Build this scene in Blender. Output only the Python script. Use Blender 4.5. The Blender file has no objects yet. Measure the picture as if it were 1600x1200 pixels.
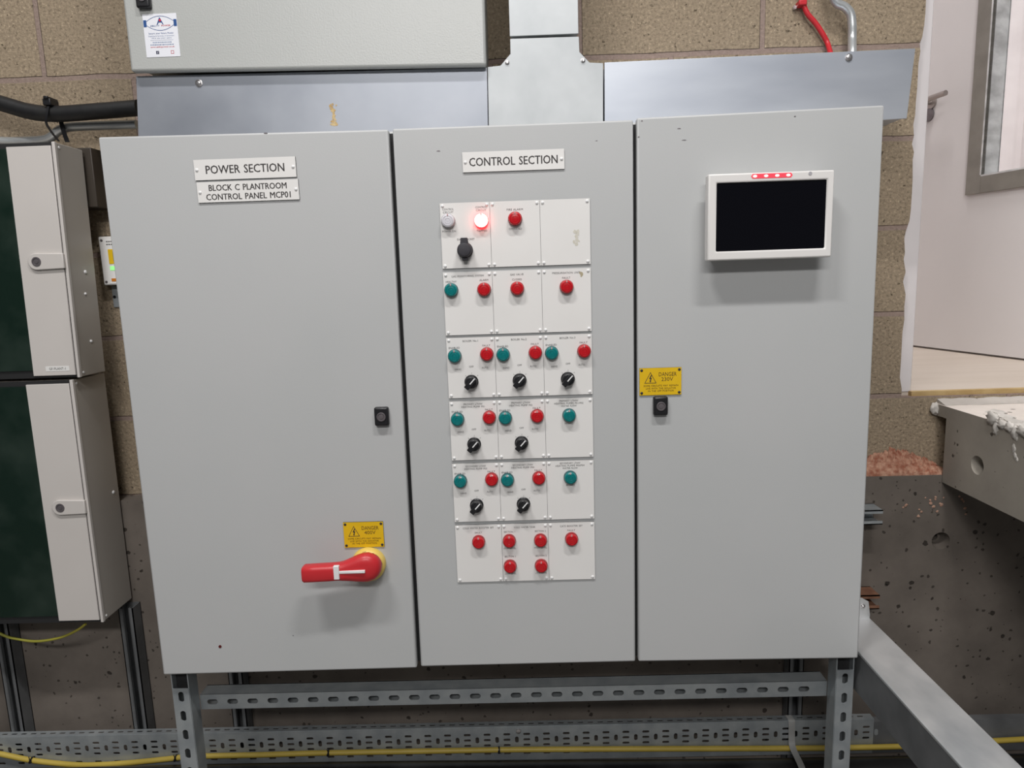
import bpy, bmesh, math, random
from mathutils import Vector, Matrix, noise
random.seed(7)
SC = bpy.context.scene
COL = SC.collection
# ---------------------------------------------------------------- camera
# World: X right along the wall, Y into the wall (cabinet doors at Y=0), Z up (cabinet underside at Z=0)
CAMR = Matrix(((0.99937988, 0.01326583, -0.03261712),
               (-0.03014712, -0.15626515, -0.98725496),
               (-0.01819368, 0.98762605, -0.15576832)))
CAMC = Vector((0.05965033, -1.44709689, 0.88867197))
FPX = 1060.0
cam = bpy.data.objects.new('camera', bpy.data.cameras.new('camera'))
COL.objects.link(cam)
cam.data.sensor_width = 36.0
cam.data.lens = 36.0 * FPX / 1600.0
cam.data.clip_start = 0.02
cam.matrix_world = Matrix.Translation(CAMC) @ (CAMR.transposed() @ Matrix.Diagonal((1, -1, -1))).to_4x4()
SC.camera = cam
# ---------------------------------------------------------------- world and exposure
W = bpy.data.worlds.new('world'); SC.world = W; W.use_nodes = True
W.node_tree.nodes['Background'].inputs[0].default_value = (0.95, 0.97, 1.0, 1)
W.node_tree.nodes['Background'].inputs[1].default_value = 0.115
SC.view_settings.view_transform = 'Standard'
SC.view_settings.look = 'None'
SC.view_settings.gamma = 1.0
SC.view_settings.use_curve_mapping = False
SC.view_settings.exposure = -0.10

def lamp(name, loc, size, size_y, energy, target, color=(1, 0.98, 0.965)):
    d = bpy.data.lights.new(name, 'AREA'); d.shape = 'RECTANGLE'
    d.size = size; d.size_y = size_y; d.energy = energy; d.color = color
    o = bpy.data.objects.new(name, d); COL.objects.link(o); o.location = loc
    o.rotation_euler = (Vector(target) - Vector(loc)).to_track_quat('-Z', 'Y').to_euler()
    return o
lamp('ceiling_tube_near_left', (-0.90, -1.6, 3.8), 0.8, 0.10, 60, (-0.75, -0.9, 0))
lamp('ceiling_tube_near_right', (0.80, -1.55, 3.8), 0.8, 0.10, 57, (0.9, -0.7, 0))
lamp('ceiling_tube_far', (-0.2, -4.0, 3.0), 2.4, 0.3, 90, (0.0, -1.4, 0.2))
lamp('corridor_light', (1.22, 1.1, 4.3), 0.5, 0.5, 60, (1.6, 1.1, 0.6), (1, 0.95, 0.935))
lamp('added_corridor_fill', (2.55, 1.6, 2.8), 0.5, 0.5, 30, (2.55, 1.6, 0.5), (1, 0.97, 0.95))  # added fill lamp, brightens the corridor wall behind the door glass

# ---------------------------------------------------------------- geometry helpers
def ray(px, py):
    return CAMR.transposed() @ Vector(((px - 800) / FPX, (py - 600) / FPX, 1.0))
def at(px, py, Y):                       # the point of the plane Y = const seen at this place of the photograph
    d = ray(px, py); return CAMC + d * ((Y - CAMC.y) / d.y)
def atx(px, py, X):
    d = ray(px, py); return CAMC + d * ((X - CAMC.x) / d.x)
def atz(px, py, Z):
    d = ray(px, py); return CAMC + d * ((Z - CAMC.z) / d.z)
def atp(px, py, P, N):
    d = ray(px, py); return CAMC + d * ((Vector(P) - CAMC).dot(Vector(N)) / d.dot(Vector(N)))

ORG = {}
def B(): return bmesh.new()
def box(bm, x0, x1, y0, y1, z0, z1, mi=0):
    vs = [bm.verts.new(p) for p in ((x0,y0,z0),(x1,y0,z0),(x1,y1,z0),(x0,y1,z0),(x0,y0,z1),(x1,y0,z1),(x1,y1,z1),(x0,y1,z1))]
    for f in ((0,1,5,4),(1,2,6,5),(2,3,7,6),(3,0,4,7),(4,5,6,7),(3,2,1,0)):
        bm.faces.new([vs[i] for i in f]).material_index = mi
    return vs
def prism(bm, pts, y0, y1, mi=0, front_mi=None):
    """pts: (x, z) outline, anticlockwise seen from the front (-Y); extruded from y0 (front) to y1"""
    a = sum(pts[i][0]*pts[(i+1) % len(pts)][1] - pts[(i+1) % len(pts)][0]*pts[i][1] for i in range(len(pts)))
    if a < 0: pts = list(reversed(pts))
    f = [bm.verts.new((p[0], y0, p[1])) for p in pts]; b = [bm.verts.new((p[0], y1, p[1])) for p in pts]
    bm.faces.new(f).material_index = mi if front_mi is None else front_mi
    bm.faces.new(list(reversed(b))).material_index = mi
    n = len(pts)
    for i in range(n):
        bm.faces.new((f[i], b[i], b[(i+1) % n], f[(i+1) % n])).material_index = mi
def quad(bm, x0, x1, z0, z1, y0, y1, mi=0, front_mi=None):
    prism(bm, [(x0,z0),(x1,z0),(x1,z1),(x0,z1)], y0, y1, mi, front_mi)
def lathe(bm, c, prof, seg=28, axis=(0,-1,0), mi=0):
    """prof: (radius, height along axis) from bottom to top"""
    ax = Vector(axis).normalized(); u = ax.orthogonal().normalized(); v = ax.cross(u); c = Vector(c)
    rings = []
    for r, h in prof:
        if r < 1e-6: rings.append([bm.verts.new(c + ax*h)])
        else: rings.append([bm.verts.new(c + ax*h + (u*math.cos(2*math.pi*i/seg) + v*math.sin(2*math.pi*i/seg))*r) for i in range(seg)])
    for a, b in zip(rings, rings[1:]):
        for i in range(seg):
            j = (i+1) % seg
            if len(a) == 1: bm.faces.new((a[0], b[j], b[i]) if False else (a[0], b[i], b[j])).material_index = mi
            elif len(b) == 1: bm.faces.new((a[i], a[j], b[0])).material_index = mi
            else: bm.faces.new((a[i], a[j], b[j], b[i])).material_index = mi
    if len(rings[0]) > 1: bm.faces.new(list(reversed(rings[0]))).material_index = mi
    if len(rings[-1]) > 1: bm.faces.new(rings[-1]).material_index = mi
def cyl(bm, c, r, h, axis=(0,-1,0), seg=20, mi=0): lathe(bm, c, [(r, 0), (r, h)], seg, axis, mi)
def smooth_path(pts, n=8):
    pts = [Vector(p) for p in pts]; out = []
    P = [pts[0]*2 - pts[1]] + pts + [pts[-1]*2 - pts[-2]]
    for i in range(1, len(P)-2):
        for k in range(n):
            t = k/n; a, b, c, d = P[i-1], P[i], P[i+1], P[i+2]
            out.append(0.5*((2*b) + (c-a)*t + (2*a-5*b+4*c-d)*t*t + (3*b-a-3*c+d)*t**3))
    out.append(pts[-1]); return out
def tube(bm, pts, r, seg=14, n=8, mi=0):
    path = smooth_path(pts, n) if n > 1 else [Vector(p) for p in pts]
    rings = []; prev = None
    for i, p in enumerate(path):
        t = (path[min(i+1, len(path)-1)] - path[max(i-1, 0)]).normalized()
        u = (prev - t*prev.dot(t)).normalized() if prev else t.orthogonal().normalized()
        prev = u; v = t.cross(u)
        rings.append([bm.verts.new(p + (u*math.cos(2*math.pi*k/seg) + v*math.sin(2*math.pi*k/seg))*r) for k in range(seg)])
    for a, b in zip(rings, rings[1:]):
        for i in range(seg): bm.faces.new((a[i], a[(i+1) % seg], b[(i+1) % seg], b[i])).material_index = mi
    bm.faces.new(list(reversed(rings[0]))); bm.faces.new(rings[-1])
def place(bm, M):
    bmesh.ops.transform(bm, matrix=M, verts=bm.verts[:])
def merge(bm, other):
    me = bpy.data.meshes.new('tmp'); other.to_mesh(me); other.free(); bm.from_mesh(me); bpy.data.meshes.remove(me)

def tag(o, label=None, cat=None, group=None, kind=None):
    if label: o['label'] = label
    if cat: o['category'] = cat
    if group: o['group'] = group
    if kind: o['kind'] = kind
    return o
def obj(name, bm, m, parent=None, org=None, bevel=0.0, seg=2, label=None, recalc=True, cat=None, group=None, kind=None, angle=35):
    if recalc: bmesh.ops.recalc_face_normals(bm, faces=bm.faces[:])
    porg = ORG[parent.name] if parent else Vector((0, 0, 0))
    if org is None:
        if parent: org = porg
        elif kind == 'structure': org = Vector((0, 0, 0))
        else:
            xs = [v.co for v in bm.verts]
            org = Vector(((min(v.x for v in xs)+max(v.x for v in xs))/2, (min(v.y for v in xs)+max(v.y for v in xs))/2, min(v.z for v in xs)))
    org = Vector(org)
    for v in bm.verts: v.co -= org
    me = bpy.data.meshes.new(name); bm.to_mesh(me); bm.free()
    for mm in (m if isinstance(m, (list, tuple)) else [m]): me.materials.append(mm)
    me.shade_smooth(); me.set_sharp_from_angle(angle=math.radians(angle))
    o = bpy.data.objects.new(name, me); COL.objects.link(o)
    if parent: o.parent = parent
    o.location = org - porg
    ORG[o.name] = org
    if bevel:
        b = o.modifiers.new('bevel', 'BEVEL'); b.width = bevel; b.segments = seg; b.limit_method = 'ANGLE'; b.angle_limit = math.radians(40)
    return tag(o, label, cat, group, kind)
def thing(name, loc, label, cat, group=None, kind=None):
    o = bpy.data.objects.new(name, None); COL.objects.link(o); o.location = loc; o.empty_display_size = 0.05
    ORG[o.name] = Vector(loc)
    return tag(o, label, cat, group, kind)
def dup(o, parent, org, kids=True):
    """a copy of a part, and of its sub-parts, standing at org under parent"""
    c = o.copy(); COL.objects.link(c); c.parent = parent
    c.location = Vector(org) - ORG[parent.name]; ORG[c.name] = Vector(org)
    if kids:
        for k in o.children:
            d = k.copy(); COL.objects.link(d); d.parent = c
    return c

def text_mesh(s, off):
    cu = bpy.data.curves.new('t', 'FONT'); cu.body = s; cu.align_x = 'CENTER'; cu.resolution_u = 2; cu.offset = off; cu.space_word = 1.35
    o = bpy.data.objects.new('t', cu); COL.objects.link(o)
    bpy.context.view_layer.update()
    me = bpy.data.meshes.new_from_object(o.evaluated_get(bpy.context.evaluated_depsgraph_get()))
    bpy.data.objects.remove(o); bpy.data.curves.remove(cu)
    return me
TXT = {}
def text(bm, s, x, y, z, w=None, h=None, mi=0, ang=0.0):
    """one line of lettering centred on (x, z), facing -Y at depth y; w, h are its overall size"""
    off = 0.0
    if (s, off) not in TXT:
        me = text_mesh(s, off); TXT[s, off] = ([v.co.copy() for v in me.vertices], [tuple(p.vertices) for p in me.polygons]); bpy.data.meshes.remove(me)
    vs, fs = TXT[s, off]
    x0, x1 = min(v.x for v in vs), max(v.x for v in vs); z0, z1 = min(v.y for v in vs), max(v.y for v in vs)
    sy = h/(z1-z0) if h else w/(x1-x0); sx = w/(x1-x0) if w else sy
    ca, sa = math.cos(ang), math.sin(ang); nv = []
    for v in vs:
        a, b = (v.x-(x0+x1)/2)*sx, (v.y-(z0+z1)/2)*sy
        nv.append(bm.verts.new((x + a*ca - b*sa, y, z + a*sa + b*ca)))
    for f in fs:
        try: bm.faces.new([nv[i] for i in f]).material_index = mi
        except ValueError: pass
def slotted(outer, holes, t):
    """flat plate in local XY (z = 0..t) with obround holes (cx, cy, w, h)"""
    cu = bpy.data.curves.new('p', 'CURVE'); cu.dimensions = '2D'; cu.fill_mode = 'BOTH'; cu.extrude = t/2
    def spl(pts):
        s = cu.splines.new('POLY'); s.points.add(len(pts)-1); s.use_cyclic_u = True
        for q, p in zip(s.points, pts): q.co = (p[0], p[1], 0, 1)
    x0, x1, y0, y1 = outer; spl([(x0,y0),(x1,y0),(x1,y1),(x0,y1)])
    for cx, cy, w, h in holes:
        r = min(w, h)/2; pts = []
        for k in range(16):
            a = 2*math.pi*(k+0.5)/16; dx = (w/2-r) if math.cos(a) > 0 else -(w/2-r); dy = (h/2-r) if math.sin(a) > 0 else -(h/2-r)
            pts.append((cx+dx+r*math.cos(a), cy+dy+r*math.sin(a)))
        spl(pts)
    o = bpy.data.objects.new('p', cu); COL.objects.link(o); bpy.context.view_layer.update()
    me = bpy.data.meshes.new_from_object(o.evaluated_get(bpy.context.evaluated_depsgraph_get()))
    bpy.data.objects.remove(o); bpy.data.curves.remove(cu)
    bm = B(); bm.from_mesh(me); bpy.data.meshes.remove(me)
    bmesh.ops.remove_doubles(bm, verts=bm.verts[:], dist=1e-6)
    return bm
FRONT = Matrix(((1,0,0,0),(0,0,-1,0),(0,1,0,0),(0,0,0,1)))       # local XY plate -> XZ plate facing -Y

# ---------------------------------------------------------------- materials
def nodes(name):
    m = bpy.data.materials.new(name); m.use_nodes = True
    nt = m.node_tree; return m, nt, nt.nodes['Principled BSDF']
def pm(name, c1, c2=None, scale=8, rough=0.5, metal=0.0, bump=0.0, bscale=None, detail=4, lo=0.35, hi=0.65, spec=0.5, rvar=0.0, coat=0.0, stretch=(1,1,1)):
    m, nt, p = nodes(name); N, L = nt.nodes, nt.links
    p.inputs['Roughness'].default_value = rough; p.inputs['Metallic'].default_value = metal
    p.inputs['Specular IOR Level'].default_value = spec; p.inputs['Base Color'].default_value = (*c1, 1)
    if coat: p.inputs['Coat Weight'].default_value = coat
    if c2 is None and not bump: return m
    tc = N.new('ShaderNodeTexCoord'); mp = N.new('ShaderNodeMapping'); mp.inputs['Scale'].default_value = stretch
    L.new(tc.outputs['Object'], mp.inputs[0])
    if c2 is not None:
        n = N.new('ShaderNodeTexNoise'); n.inputs['Scale'].default_value = scale; n.inputs['Detail'].default_value = detail
        L.new(mp.outputs[0], n.inputs['Vector'])
        r = N.new('ShaderNodeValToRGB'); r.color_ramp.elements[0].position = lo; r.color_ramp.elements[1].position = hi
        r.color_ramp.elements[0].color = (*c1, 1); r.color_ramp.elements[1].color = (*c2, 1)
        L.new(n.outputs['Fac'], r.inputs[0]); L.new(r.outputs[0], p.inputs['Base Color'])
        if rvar:
            mr = N.new('ShaderNodeMapRange'); mr.inputs['To Min'].default_value = rough - rvar; mr.inputs['To Max'].default_value = rough + rvar
            L.new(n.outputs['Fac'], mr.inputs[0]); L.new(mr.outputs[0], p.inputs['Roughness'])
    if bump:
        n2 = N.new('ShaderNodeTexNoise'); n2.inputs['Scale'].default_value = bscale or scale; n2.inputs['Detail'].default_value = 3
        L.new(mp.outputs[0], n2.inputs['Vector'])
        b = N.new('ShaderNodeBump'); b.inputs['Strength'].default_value = bump; b.inputs['Distance'].default_value = 0.002
        L.new(n2.outputs['Fac'], b.inputs['Height']); L.new(b.outputs[0], p.inputs['Normal'])
    return m
def emat(name, col, strength, base=(0.8,0.1,0.1)):
    m, nt, p = nodes(name); p.inputs['Base Color'].default_value = (*base, 1)
    p.inputs['Emission Color'].default_value = (*col, 1); p.inputs['Emission Strength'].default_value = strength; return m

M_grey = pm('grey_powder_coat', (0.485,0.495,0.495), (0.505,0.51,0.51), 3, 0.42, bump=0.06, bscale=420, spec=0.4)
M_grey_up = pm('pale_grey_textured_paint', (0.44,0.45,0.435), (0.46,0.47,0.455), 3, 0.34, bump=0.22, bscale=260, spec=0.5)
M_gap = pm('seal_and_shade_black', (0.015,0.015,0.016), rough=0.7)
M_white = pm('white_plastic', (0.76,0.74,0.72), (0.78,0.76,0.74), 6, 0.38)
M_lam = pm('white_engraving_laminate', (0.78,0.765,0.745), (0.80,0.785,0.765), 10, 0.42)
M_lamb = pm('black_laminate_core', (0.03,0.03,0.03), rough=0.5)
M_ink = pm('engraved_black', (0.035,0.03,0.03), rough=0.6)
M_ink2 = pm('engraved_fine_black', (0.10,0.095,0.095), rough=0.6)
M_cap = pm('white_screw_cap', (0.82,0.82,0.82), rough=0.3)
M_red = pm('red_lens', (0.50,0.006,0.012), (0.56,0.008,0.015), 120, 0.25, coat=0.3)
M_redb = pm('dark_red_bezel', (0.30,0.004,0.008), rough=0.3)
M_grn = pm('teal_lens', (0.0,0.165,0.17), (0.0,0.20,0.20), 120, 0.25, coat=0.3)
M_grnb = pm('dark_teal_bezel', (0.0,0.075,0.085), rough=0.3)
M_clr = pm('clear_white_lens', (0.66,0.64,0.68), (0.72,0.70,0.74), 120, 0.2, coat=0.4)
M_clrb = pm('pale_bezel', (0.42,0.41,0.43), rough=0.3)
M_lit = emat('lit_lamp_face', (1.0,0.80,0.58), 5.0, (0.9,0.4,0.3))
M_litb = emat('lit_lamp_rim', (1.0,0.01,0.02), 4.5, (0.6,0.01,0.01))
M_tick = pm('pale_index_mark', (0.60,0.38,0.38), rough=0.4)
M_black = pm('black_plastic', (0.012,0.012,0.014), rough=0.35)
M_blackm = pm('soft_black_rubber', (0.03,0.028,0.035), (0.04,0.037,0.045), 60, 0.6)
M_yel = pm('yellow_laminate', (0.74,0.47,0.008), (0.78,0.50,0.012), 30, 0.4)
M_collar = pm('yellow_plastic', (0.80,0.58,0.14), rough=0.4)
M_hred = pm('red_handle_plastic', (0.55,0.022,0.03), (0.58,0.028,0.035), 20, 0.36)
M_steel = pm('bright_steel', (0.62,0.60,0.60), rough=0.28, metal=0.9)
M_dsteel = pm('dull_dark_steel', (0.20,0.18,0.19), rough=0.4, metal=0.6)
M_handle = pm('brushed_lever', (0.36,0.32,0.30), rough=0.35, metal=0.6)
M_galv_lit = pm('lamp_lit_galvanised_sheet', (0.44,0.47,0.53), (0.58,0.61,0.66), 4.5, 0.48, metal=0.7, rvar=0.06, lo=0.3, hi=0.7, stretch=(0.5,1,2))  # brighter copy of the galvanised sheet, tube reflections put into its colour
M_galv = pm('galvanised_sheet', (0.28,0.30,0.34), (0.39,0.41,0.45), 4.5, 0.48, metal=0.7, rvar=0.08, bump=0.04, bscale=12, lo=0.3, hi=0.7)
M_galv_t = pm('bright_galvanised_sheet', (0.40,0.42,0.43), (0.52,0.54,0.55), 9, 0.50, metal=0.4, rvar=0.08, lo=0.3, hi=0.7)
M_galv_r = pm('galvanised_sheet_scuffed', (0.38,0.41,0.43), (0.74,0.745,0.75), 7, 0.40, metal=0.55, rvar=0.12, lo=0.3, hi=0.62, stretch=(1,0.6,1))
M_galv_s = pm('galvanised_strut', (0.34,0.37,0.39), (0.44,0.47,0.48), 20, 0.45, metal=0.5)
M_galv_d = pm('dull_and_shaded_galvanised', (0.13,0.135,0.14), (0.18,0.185,0.19), 14, 0.55, metal=0.3)
M_cond = pm('galvanised_conduit', (0.50,0.52,0.53), (0.58,0.60,0.60), 25, 0.36, metal=0.6)
M_stain = pm('brown_glue_smear', (0.42,0.26,0.09), (0.60,0.46,0.24), 90, 0.7)
M_cable = pm('black_cable_sheath', (0.006,0.006,0.007), (0.014,0.014,0.014), 18, 0.5, bump=0.1, bscale=90)
M_redc = pm('red_cable_sheath', (0.55,0.02,0.03), rough=0.4)
M_ycab = pm('yellow_cable_sheath', (0.47,0.345,0.055), (0.54,0.40,0.075), 10, 0.45)
M_gy = pm('green_yellow_sheath', (0.25,0.25,0.03), (0.34,0.30,0.04), 10, 0.5)
M_pipe = pm('black_pipe_wrap', (0.010,0.010,0.011), (0.05,0.05,0.052), 6, 0.34, detail=8, bump=0.5, bscale=22, lo=0.5, hi=0.8)
M_board = pm('off_white_board_paint', (0.60,0.565,0.535), (0.62,0.585,0.555), 5, 0.45)
M_boards = pm('grey_board_case', (0.43,0.40,0.365), (0.46,0.43,0.39), 5, 0.4)
M_wood = pm('dark_brown_casing', (0.030,0.023,0.017), (0.045,0.035,0.026), 12, 0.5, stretch=(1,1,0.1))
M_door = pm('pinkish_white_door_paint', (0.645,0.62,0.615), (0.665,0.64,0.635), 3, 0.5)
M_frame = pm('white_frame_paint', (0.66,0.625,0.63), (0.70,0.665,0.67), 7, 0.45)
M_bead = pm('olive_grey_metal', (0.22,0.205,0.18), (0.26,0.245,0.215), 15, 0.4, metal=0.3)
M_liner = pm('streaky_foil_liner', (0.45,0.455,0.455), (0.72,0.73,0.73), 14, 0.35, metal=0.35, stretch=(1,1,1.6))
M_vinyl = pm('pale_timber_vinyl', (0.49,0.425,0.36), (0.54,0.475,0.41), 6, 0.5, stretch=(0.25,2.5,1))
M_ply = pm('raw_timber_edge', (0.40,0.27,0.11), (0.50,0.36,0.17), 25, 0.7)
M_plaster = pm('grey_white_plaster', (0.46,0.435,0.40), (0.62,0.59,0.55), 30, 0.9, bump=0.5, bscale=70)
M_rubble = pm('red_mortar_dust', (0.27,0.095,0.055), (0.50,0.29,0.20), 70, 0.95, bump=1.0, bscale=220, detail=8)
M_screen = pm('black_screen_glass', (0.002,0.002,0.004), rough=0.03, spec=0.35)
M_ledw = emat('glowing_led', (1.0,0.45,0.42), 3.5)
M_ledr = emat('red_light_strip', (1.0,0.06,0.09), 0.45, (0.6,0.05,0.08))
M_blue = pm('printed_blue', (0.02,0.08,0.26), rough=0.4)
M_pblue = pm('printed_pale_blue', (0.22,0.28,0.42), rough=0.4)
M_pred = pm('printed_red', (0.55,0.03,0.05), rough=0.4)
M_paper = pm('white_sticker', (0.80,0.81,0.86), rough=0.35)
M_label = pm('bright_label_tape', (0.80,0.79,0.77), rough=0.4)
M_lcdg = emat('green_window', (0.25,0.9,0.2), 0.7, (0.3,0.6,0.3))
M_orange = pm('orange_print', (0.60,0.20,0.02), rough=0.4)
M_olive = pm('dark_green_display', (0.08,0.12,0.01), rough=0.3)
M_rust = pm('rusty_steel', (0.16,0.07,0.04), (0.24,0.12,0.07), 40, 0.8)
M_brown = pm('dark_red_speck', (0.10,0.008,0.008), rough=0.5)

def block_mat():
    m, nt, p = nodes('fair_faced_blockwork'); N, L = nt.nodes, nt.links
    p.inputs['Roughness'].default_value = 0.92; p.inputs['Specular IOR Level'].default_value = 0.2
    tc = N.new('ShaderNodeTexCoord'); sx = N.new('ShaderNodeSeparateXYZ'); cx = N.new('ShaderNodeCombineXYZ')
    L.new(tc.outputs['Object'], sx.inputs[0])
    ax = N.new('ShaderNodeMath'); ax.operation = 'ADD'; ax.inputs[1].default_value = 1.18 + 0.470*8
    az = N.new('ShaderNodeMath'); az.operation = 'ADD'; az.inputs[1].default_value = -0.5305 + 0.2295*21
    L.new(sx.outputs['X'], ax.inputs[0]); L.new(sx.outputs['Z'], az.inputs[0])
    wob = N.new('ShaderNodeTexNoise'); wob.inputs['Scale'].default_value = 9
    L.new(tc.outputs['Object'], wob.inputs['Vector'])
    wm = N.new('ShaderNodeMath'); wm.operation = 'MULTIPLY_ADD'; wm.inputs[1].default_value = 0.008
    L.new(wob.outputs['Fac'], wm.inputs[0]); L.new(az.outputs[0], wm.inputs[2])
    L.new(ax.outputs[0], cx.inputs[0]); L.new(wm.outputs[0], cx.inputs[1])
    br = N.new('ShaderNodeTexBrick'); br.inputs['Scale'].default_value = 1.0
    br.inputs['Brick Width'].default_value = 0.470; br.inputs['Row Height'].default_value = 0.2295
    br.inputs['Mortar Size'].default_value = 0.0075; br.inputs['Mortar Smooth'].default_value = 0.25; br.inputs['Bias'].default_value = 0
    br.inputs['Color1'].default_value = (0.305,0.243,0.172,1); br.inputs['Color2'].default_value = (0.345,0.274,0.193,1); br.inputs['Mortar'].default_value = (0.31,0.235,0.20,1)
    L.new(cx.outputs[0], br.inputs['Vector'])
    gr = N.new('ShaderNodeTexNoise'); gr.inputs['Scale'].default_value = 135; gr.inputs['Detail'].default_value = 6; gr.inputs['Roughness'].default_value = 0.7
    L.new(tc.outputs['Object'], gr.inputs['Vector'])
    rr = N.new('ShaderNodeValToRGB'); e = rr.color_ramp.elements
    e[0].position = 0.30; e[0].color = (0.30,0.28,0.26,1); e[1].position = 0.70; e[1].color = (2.1,2.1,2.1,1)
    k = e.new(0.41); k.color = (0.84,0.84,0.84,1); k2 = e.new(0.60); k2.color = (1.18,1.18,1.18,1)
    L.new(gr.outputs['Fac'], rr.inputs[0])
    pit = N.new('ShaderNodeTexNoise'); pit.inputs['Scale'].default_value = 70; pit.inputs['Detail'].default_value = 5; pit.inputs['Roughness'].default_value = 0.65
    L.new(tc.outputs['Object'], pit.inputs['Vector'])
    rp = N.new('ShaderNodeValToRGB'); rp.color_ramp.elements[0].position = 0.31; rp.color_ramp.elements[0].color = (0.25,0.24,0.22,1); rp.color_ramp.elements[1].position = 0.38; rp.color_ramp.elements[1].color = (1,1,1,1)
    L.new(pit.outputs['Fac'], rp.inputs[0])
    m1 = N.new('ShaderNodeMix'); m1.data_type = 'RGBA'; m1.blend_type = 'MULTIPLY'; m1.inputs[0].default_value = 1
    L.new(rr.outputs[0], m1.inputs[6]); L.new(rp.outputs[0], m1.inputs[7])
    fac = N.new('ShaderNodeMapRange'); fac.inputs['To Min'].default_value = 1.0; fac.inputs['To Max'].default_value = 0.35
    L.new(br.outputs['Fac'], fac.inputs[0])
    m2 = N.new('ShaderNodeMix'); m2.data_type = 'RGBA'; m2.blend_type = 'MULTIPLY'
    L.new(fac.outputs[0], m2.inputs[0]); L.new(br.outputs['Color'], m2.inputs[6]); L.new(m1.outputs[2], m2.inputs[7])
    L.new(m2.outputs[2], p.inputs['Base Color'])
    h = N.new('ShaderNodeMath'); h.operation = 'SUBTRACT'; hs = N.new('ShaderNodeMath'); hs.operation = 'MULTIPLY'; hs.inputs[1].default_value = 2.2
    L.new(br.outputs['Fac'], hs.inputs[0])
    hp = N.new('ShaderNodeMath'); hp.operation = 'MULTIPLY'; L.new(rp.outputs[0], hp.inputs[0]); L.new(gr.outputs['Fac'], hp.inputs[1])
    L.new(hp.outputs[0], h.inputs[0]); L.new(hs.outputs[0], h.inputs[1])
    b = N.new('ShaderNodeBump'); b.inputs['Strength'].default_value = 0.8; b.inputs['Distance'].default_value = 0.004
    L.new(h.outputs[0], b.inputs['Height']); L.new(b.outputs[0], p.inputs['Normal'])
    return m
M_block = block_mat()
def concrete_mat(name, c1, c2, pits=True):
    m, nt, p = nodes(name); N, L = nt.nodes, nt.links
    p.inputs['Roughness'].default_value = 0.85; p.inputs['Specular IOR Level'].default_value = 0.25
    tc = N.new('ShaderNodeTexCoord')
    a = N.new('ShaderNodeTexNoise'); a.inputs['Scale'].default_value = 4; a.inputs['Detail'].default_value = 9; a.inputs['Roughness'].default_value = 0.62
    L.new(tc.outputs['Object'], a.inputs['Vector'])
    r = N.new('ShaderNodeValToRGB'); r.color_ramp.elements[0].position = 0.32; r.color_ramp.elements[0].color = (*c1, 1); r.color_ramp.elements[1].position = 0.68; r.color_ramp.elements[1].color = (*c2, 1)
    L.new(a.outputs['Fac'], r.inputs[0])
    v = N.new('ShaderNodeTexVoronoi'); v.inputs['Scale'].default_value = 30
    wn = N.new('ShaderNodeTexNoise'); wn.inputs['Scale'].default_value = 60
    L.new(tc.outputs['Object'], wn.inputs['Vector'])
    va_ = N.new('ShaderNodeMix'); va_.data_type = 'RGBA'; va_.inputs[0].default_value = 0.012
    L.new(tc.outputs['Object'], va_.inputs[6]); L.new(wn.outputs['Color'], va_.inputs[7]); L.new(va_.outputs[2], v.inputs['Vector'])
    sep = N.new('ShaderNodeSeparateColor'); L.new(v.outputs['Color'], sep.inputs[0])
    th = N.new('ShaderNodeMapRange'); th.inputs['From Min'].default_value = 0.62 if pits else 0.93; th.inputs['To Min'].default_value = 0.0; th.inputs['To Max'].default_value = 0.20
    L.new(sep.outputs[0], th.inputs[0])
    sb = N.new('ShaderNodeMath'); sb.operation = 'SUBTRACT'; L.new(v.outputs['Distance'], sb.inputs[0]); L.new(th.outputs[0], sb.inputs[1])
    rv = N.new('ShaderNodeValToRGB'); q = rv.color_ramp.elements
    q[0].position = 0.0; q[0].color = (0.28,0.27,0.26,1); q[1].position = 0.05; q[1].color = (1,1,1,1)
    L.new(sb.outputs[0], rv.inputs[0])
    v2 = N.new('ShaderNodeTexVoronoi'); v2.inputs['Scale'].default_value = 62; L.new(va_.outputs[2], v2.inputs['Vector'])
    sp2 = N.new('ShaderNodeSeparateColor'); L.new(v2.outputs['Color'], sp2.inputs[0])
    th2 = N.new('ShaderNodeMapRange'); th2.inputs['From Min'].default_value = 0.55 if pits else 0.9; th2.inputs['To Min'].default_value = 0.0; th2.inputs['To Max'].default_value = 0.26
    L.new(sp2.outputs[0], th2.inputs[0])
    sb2 = N.new('ShaderNodeMath'); sb2.operation = 'SUBTRACT'; L.new(v2.outputs['Distance'], sb2.inputs[0]); L.new(th2.outputs[0], sb2.inputs[1])
    rv2 = N.new('ShaderNodeValToRGB'); q2 = rv2.color_ramp.elements
    q2[0].position = 0.0; q2[0].color = (0.38,0.37,0.36,1); q2[1].position = 0.06; q2[1].color = (1,1,1,1)
    L.new(sb2.outputs[0], rv2.inputs[0])
    m0 = N.new('ShaderNodeMix'); m0.data_type = 'RGBA'; m0.blend_type = 'MULTIPLY'; m0.inputs[0].default_value = 1
    L.new(r.outputs[0], m0.inputs[6]); L.new(rv2.outputs[0], m0.inputs[7])
    mx = N.new('ShaderNodeMix'); mx.data_type = 'RGBA'; mx.blend_type = 'MULTIPLY'; mx.inputs[0].default_value = 1
    L.new(m0.outputs[2], mx.inputs[6]); L.new(rv.outputs[0], mx.inputs[7]); L.new(mx.outputs[2], p.inputs['Base Color'])
    ad = N.new('ShaderNodeMath'); ad.operation = 'MULTIPLY_ADD'; ad.inputs[1].default_value = 0.5
    L.new(a.outputs['Fac'], ad.inputs[0]); L.new(rv.outputs[0], ad.inputs[2])
    b = N.new('ShaderNodeBump'); b.inputs['Strength'].default_value = 0.5; b.inputs['Distance'].default_value = 0.004
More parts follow.
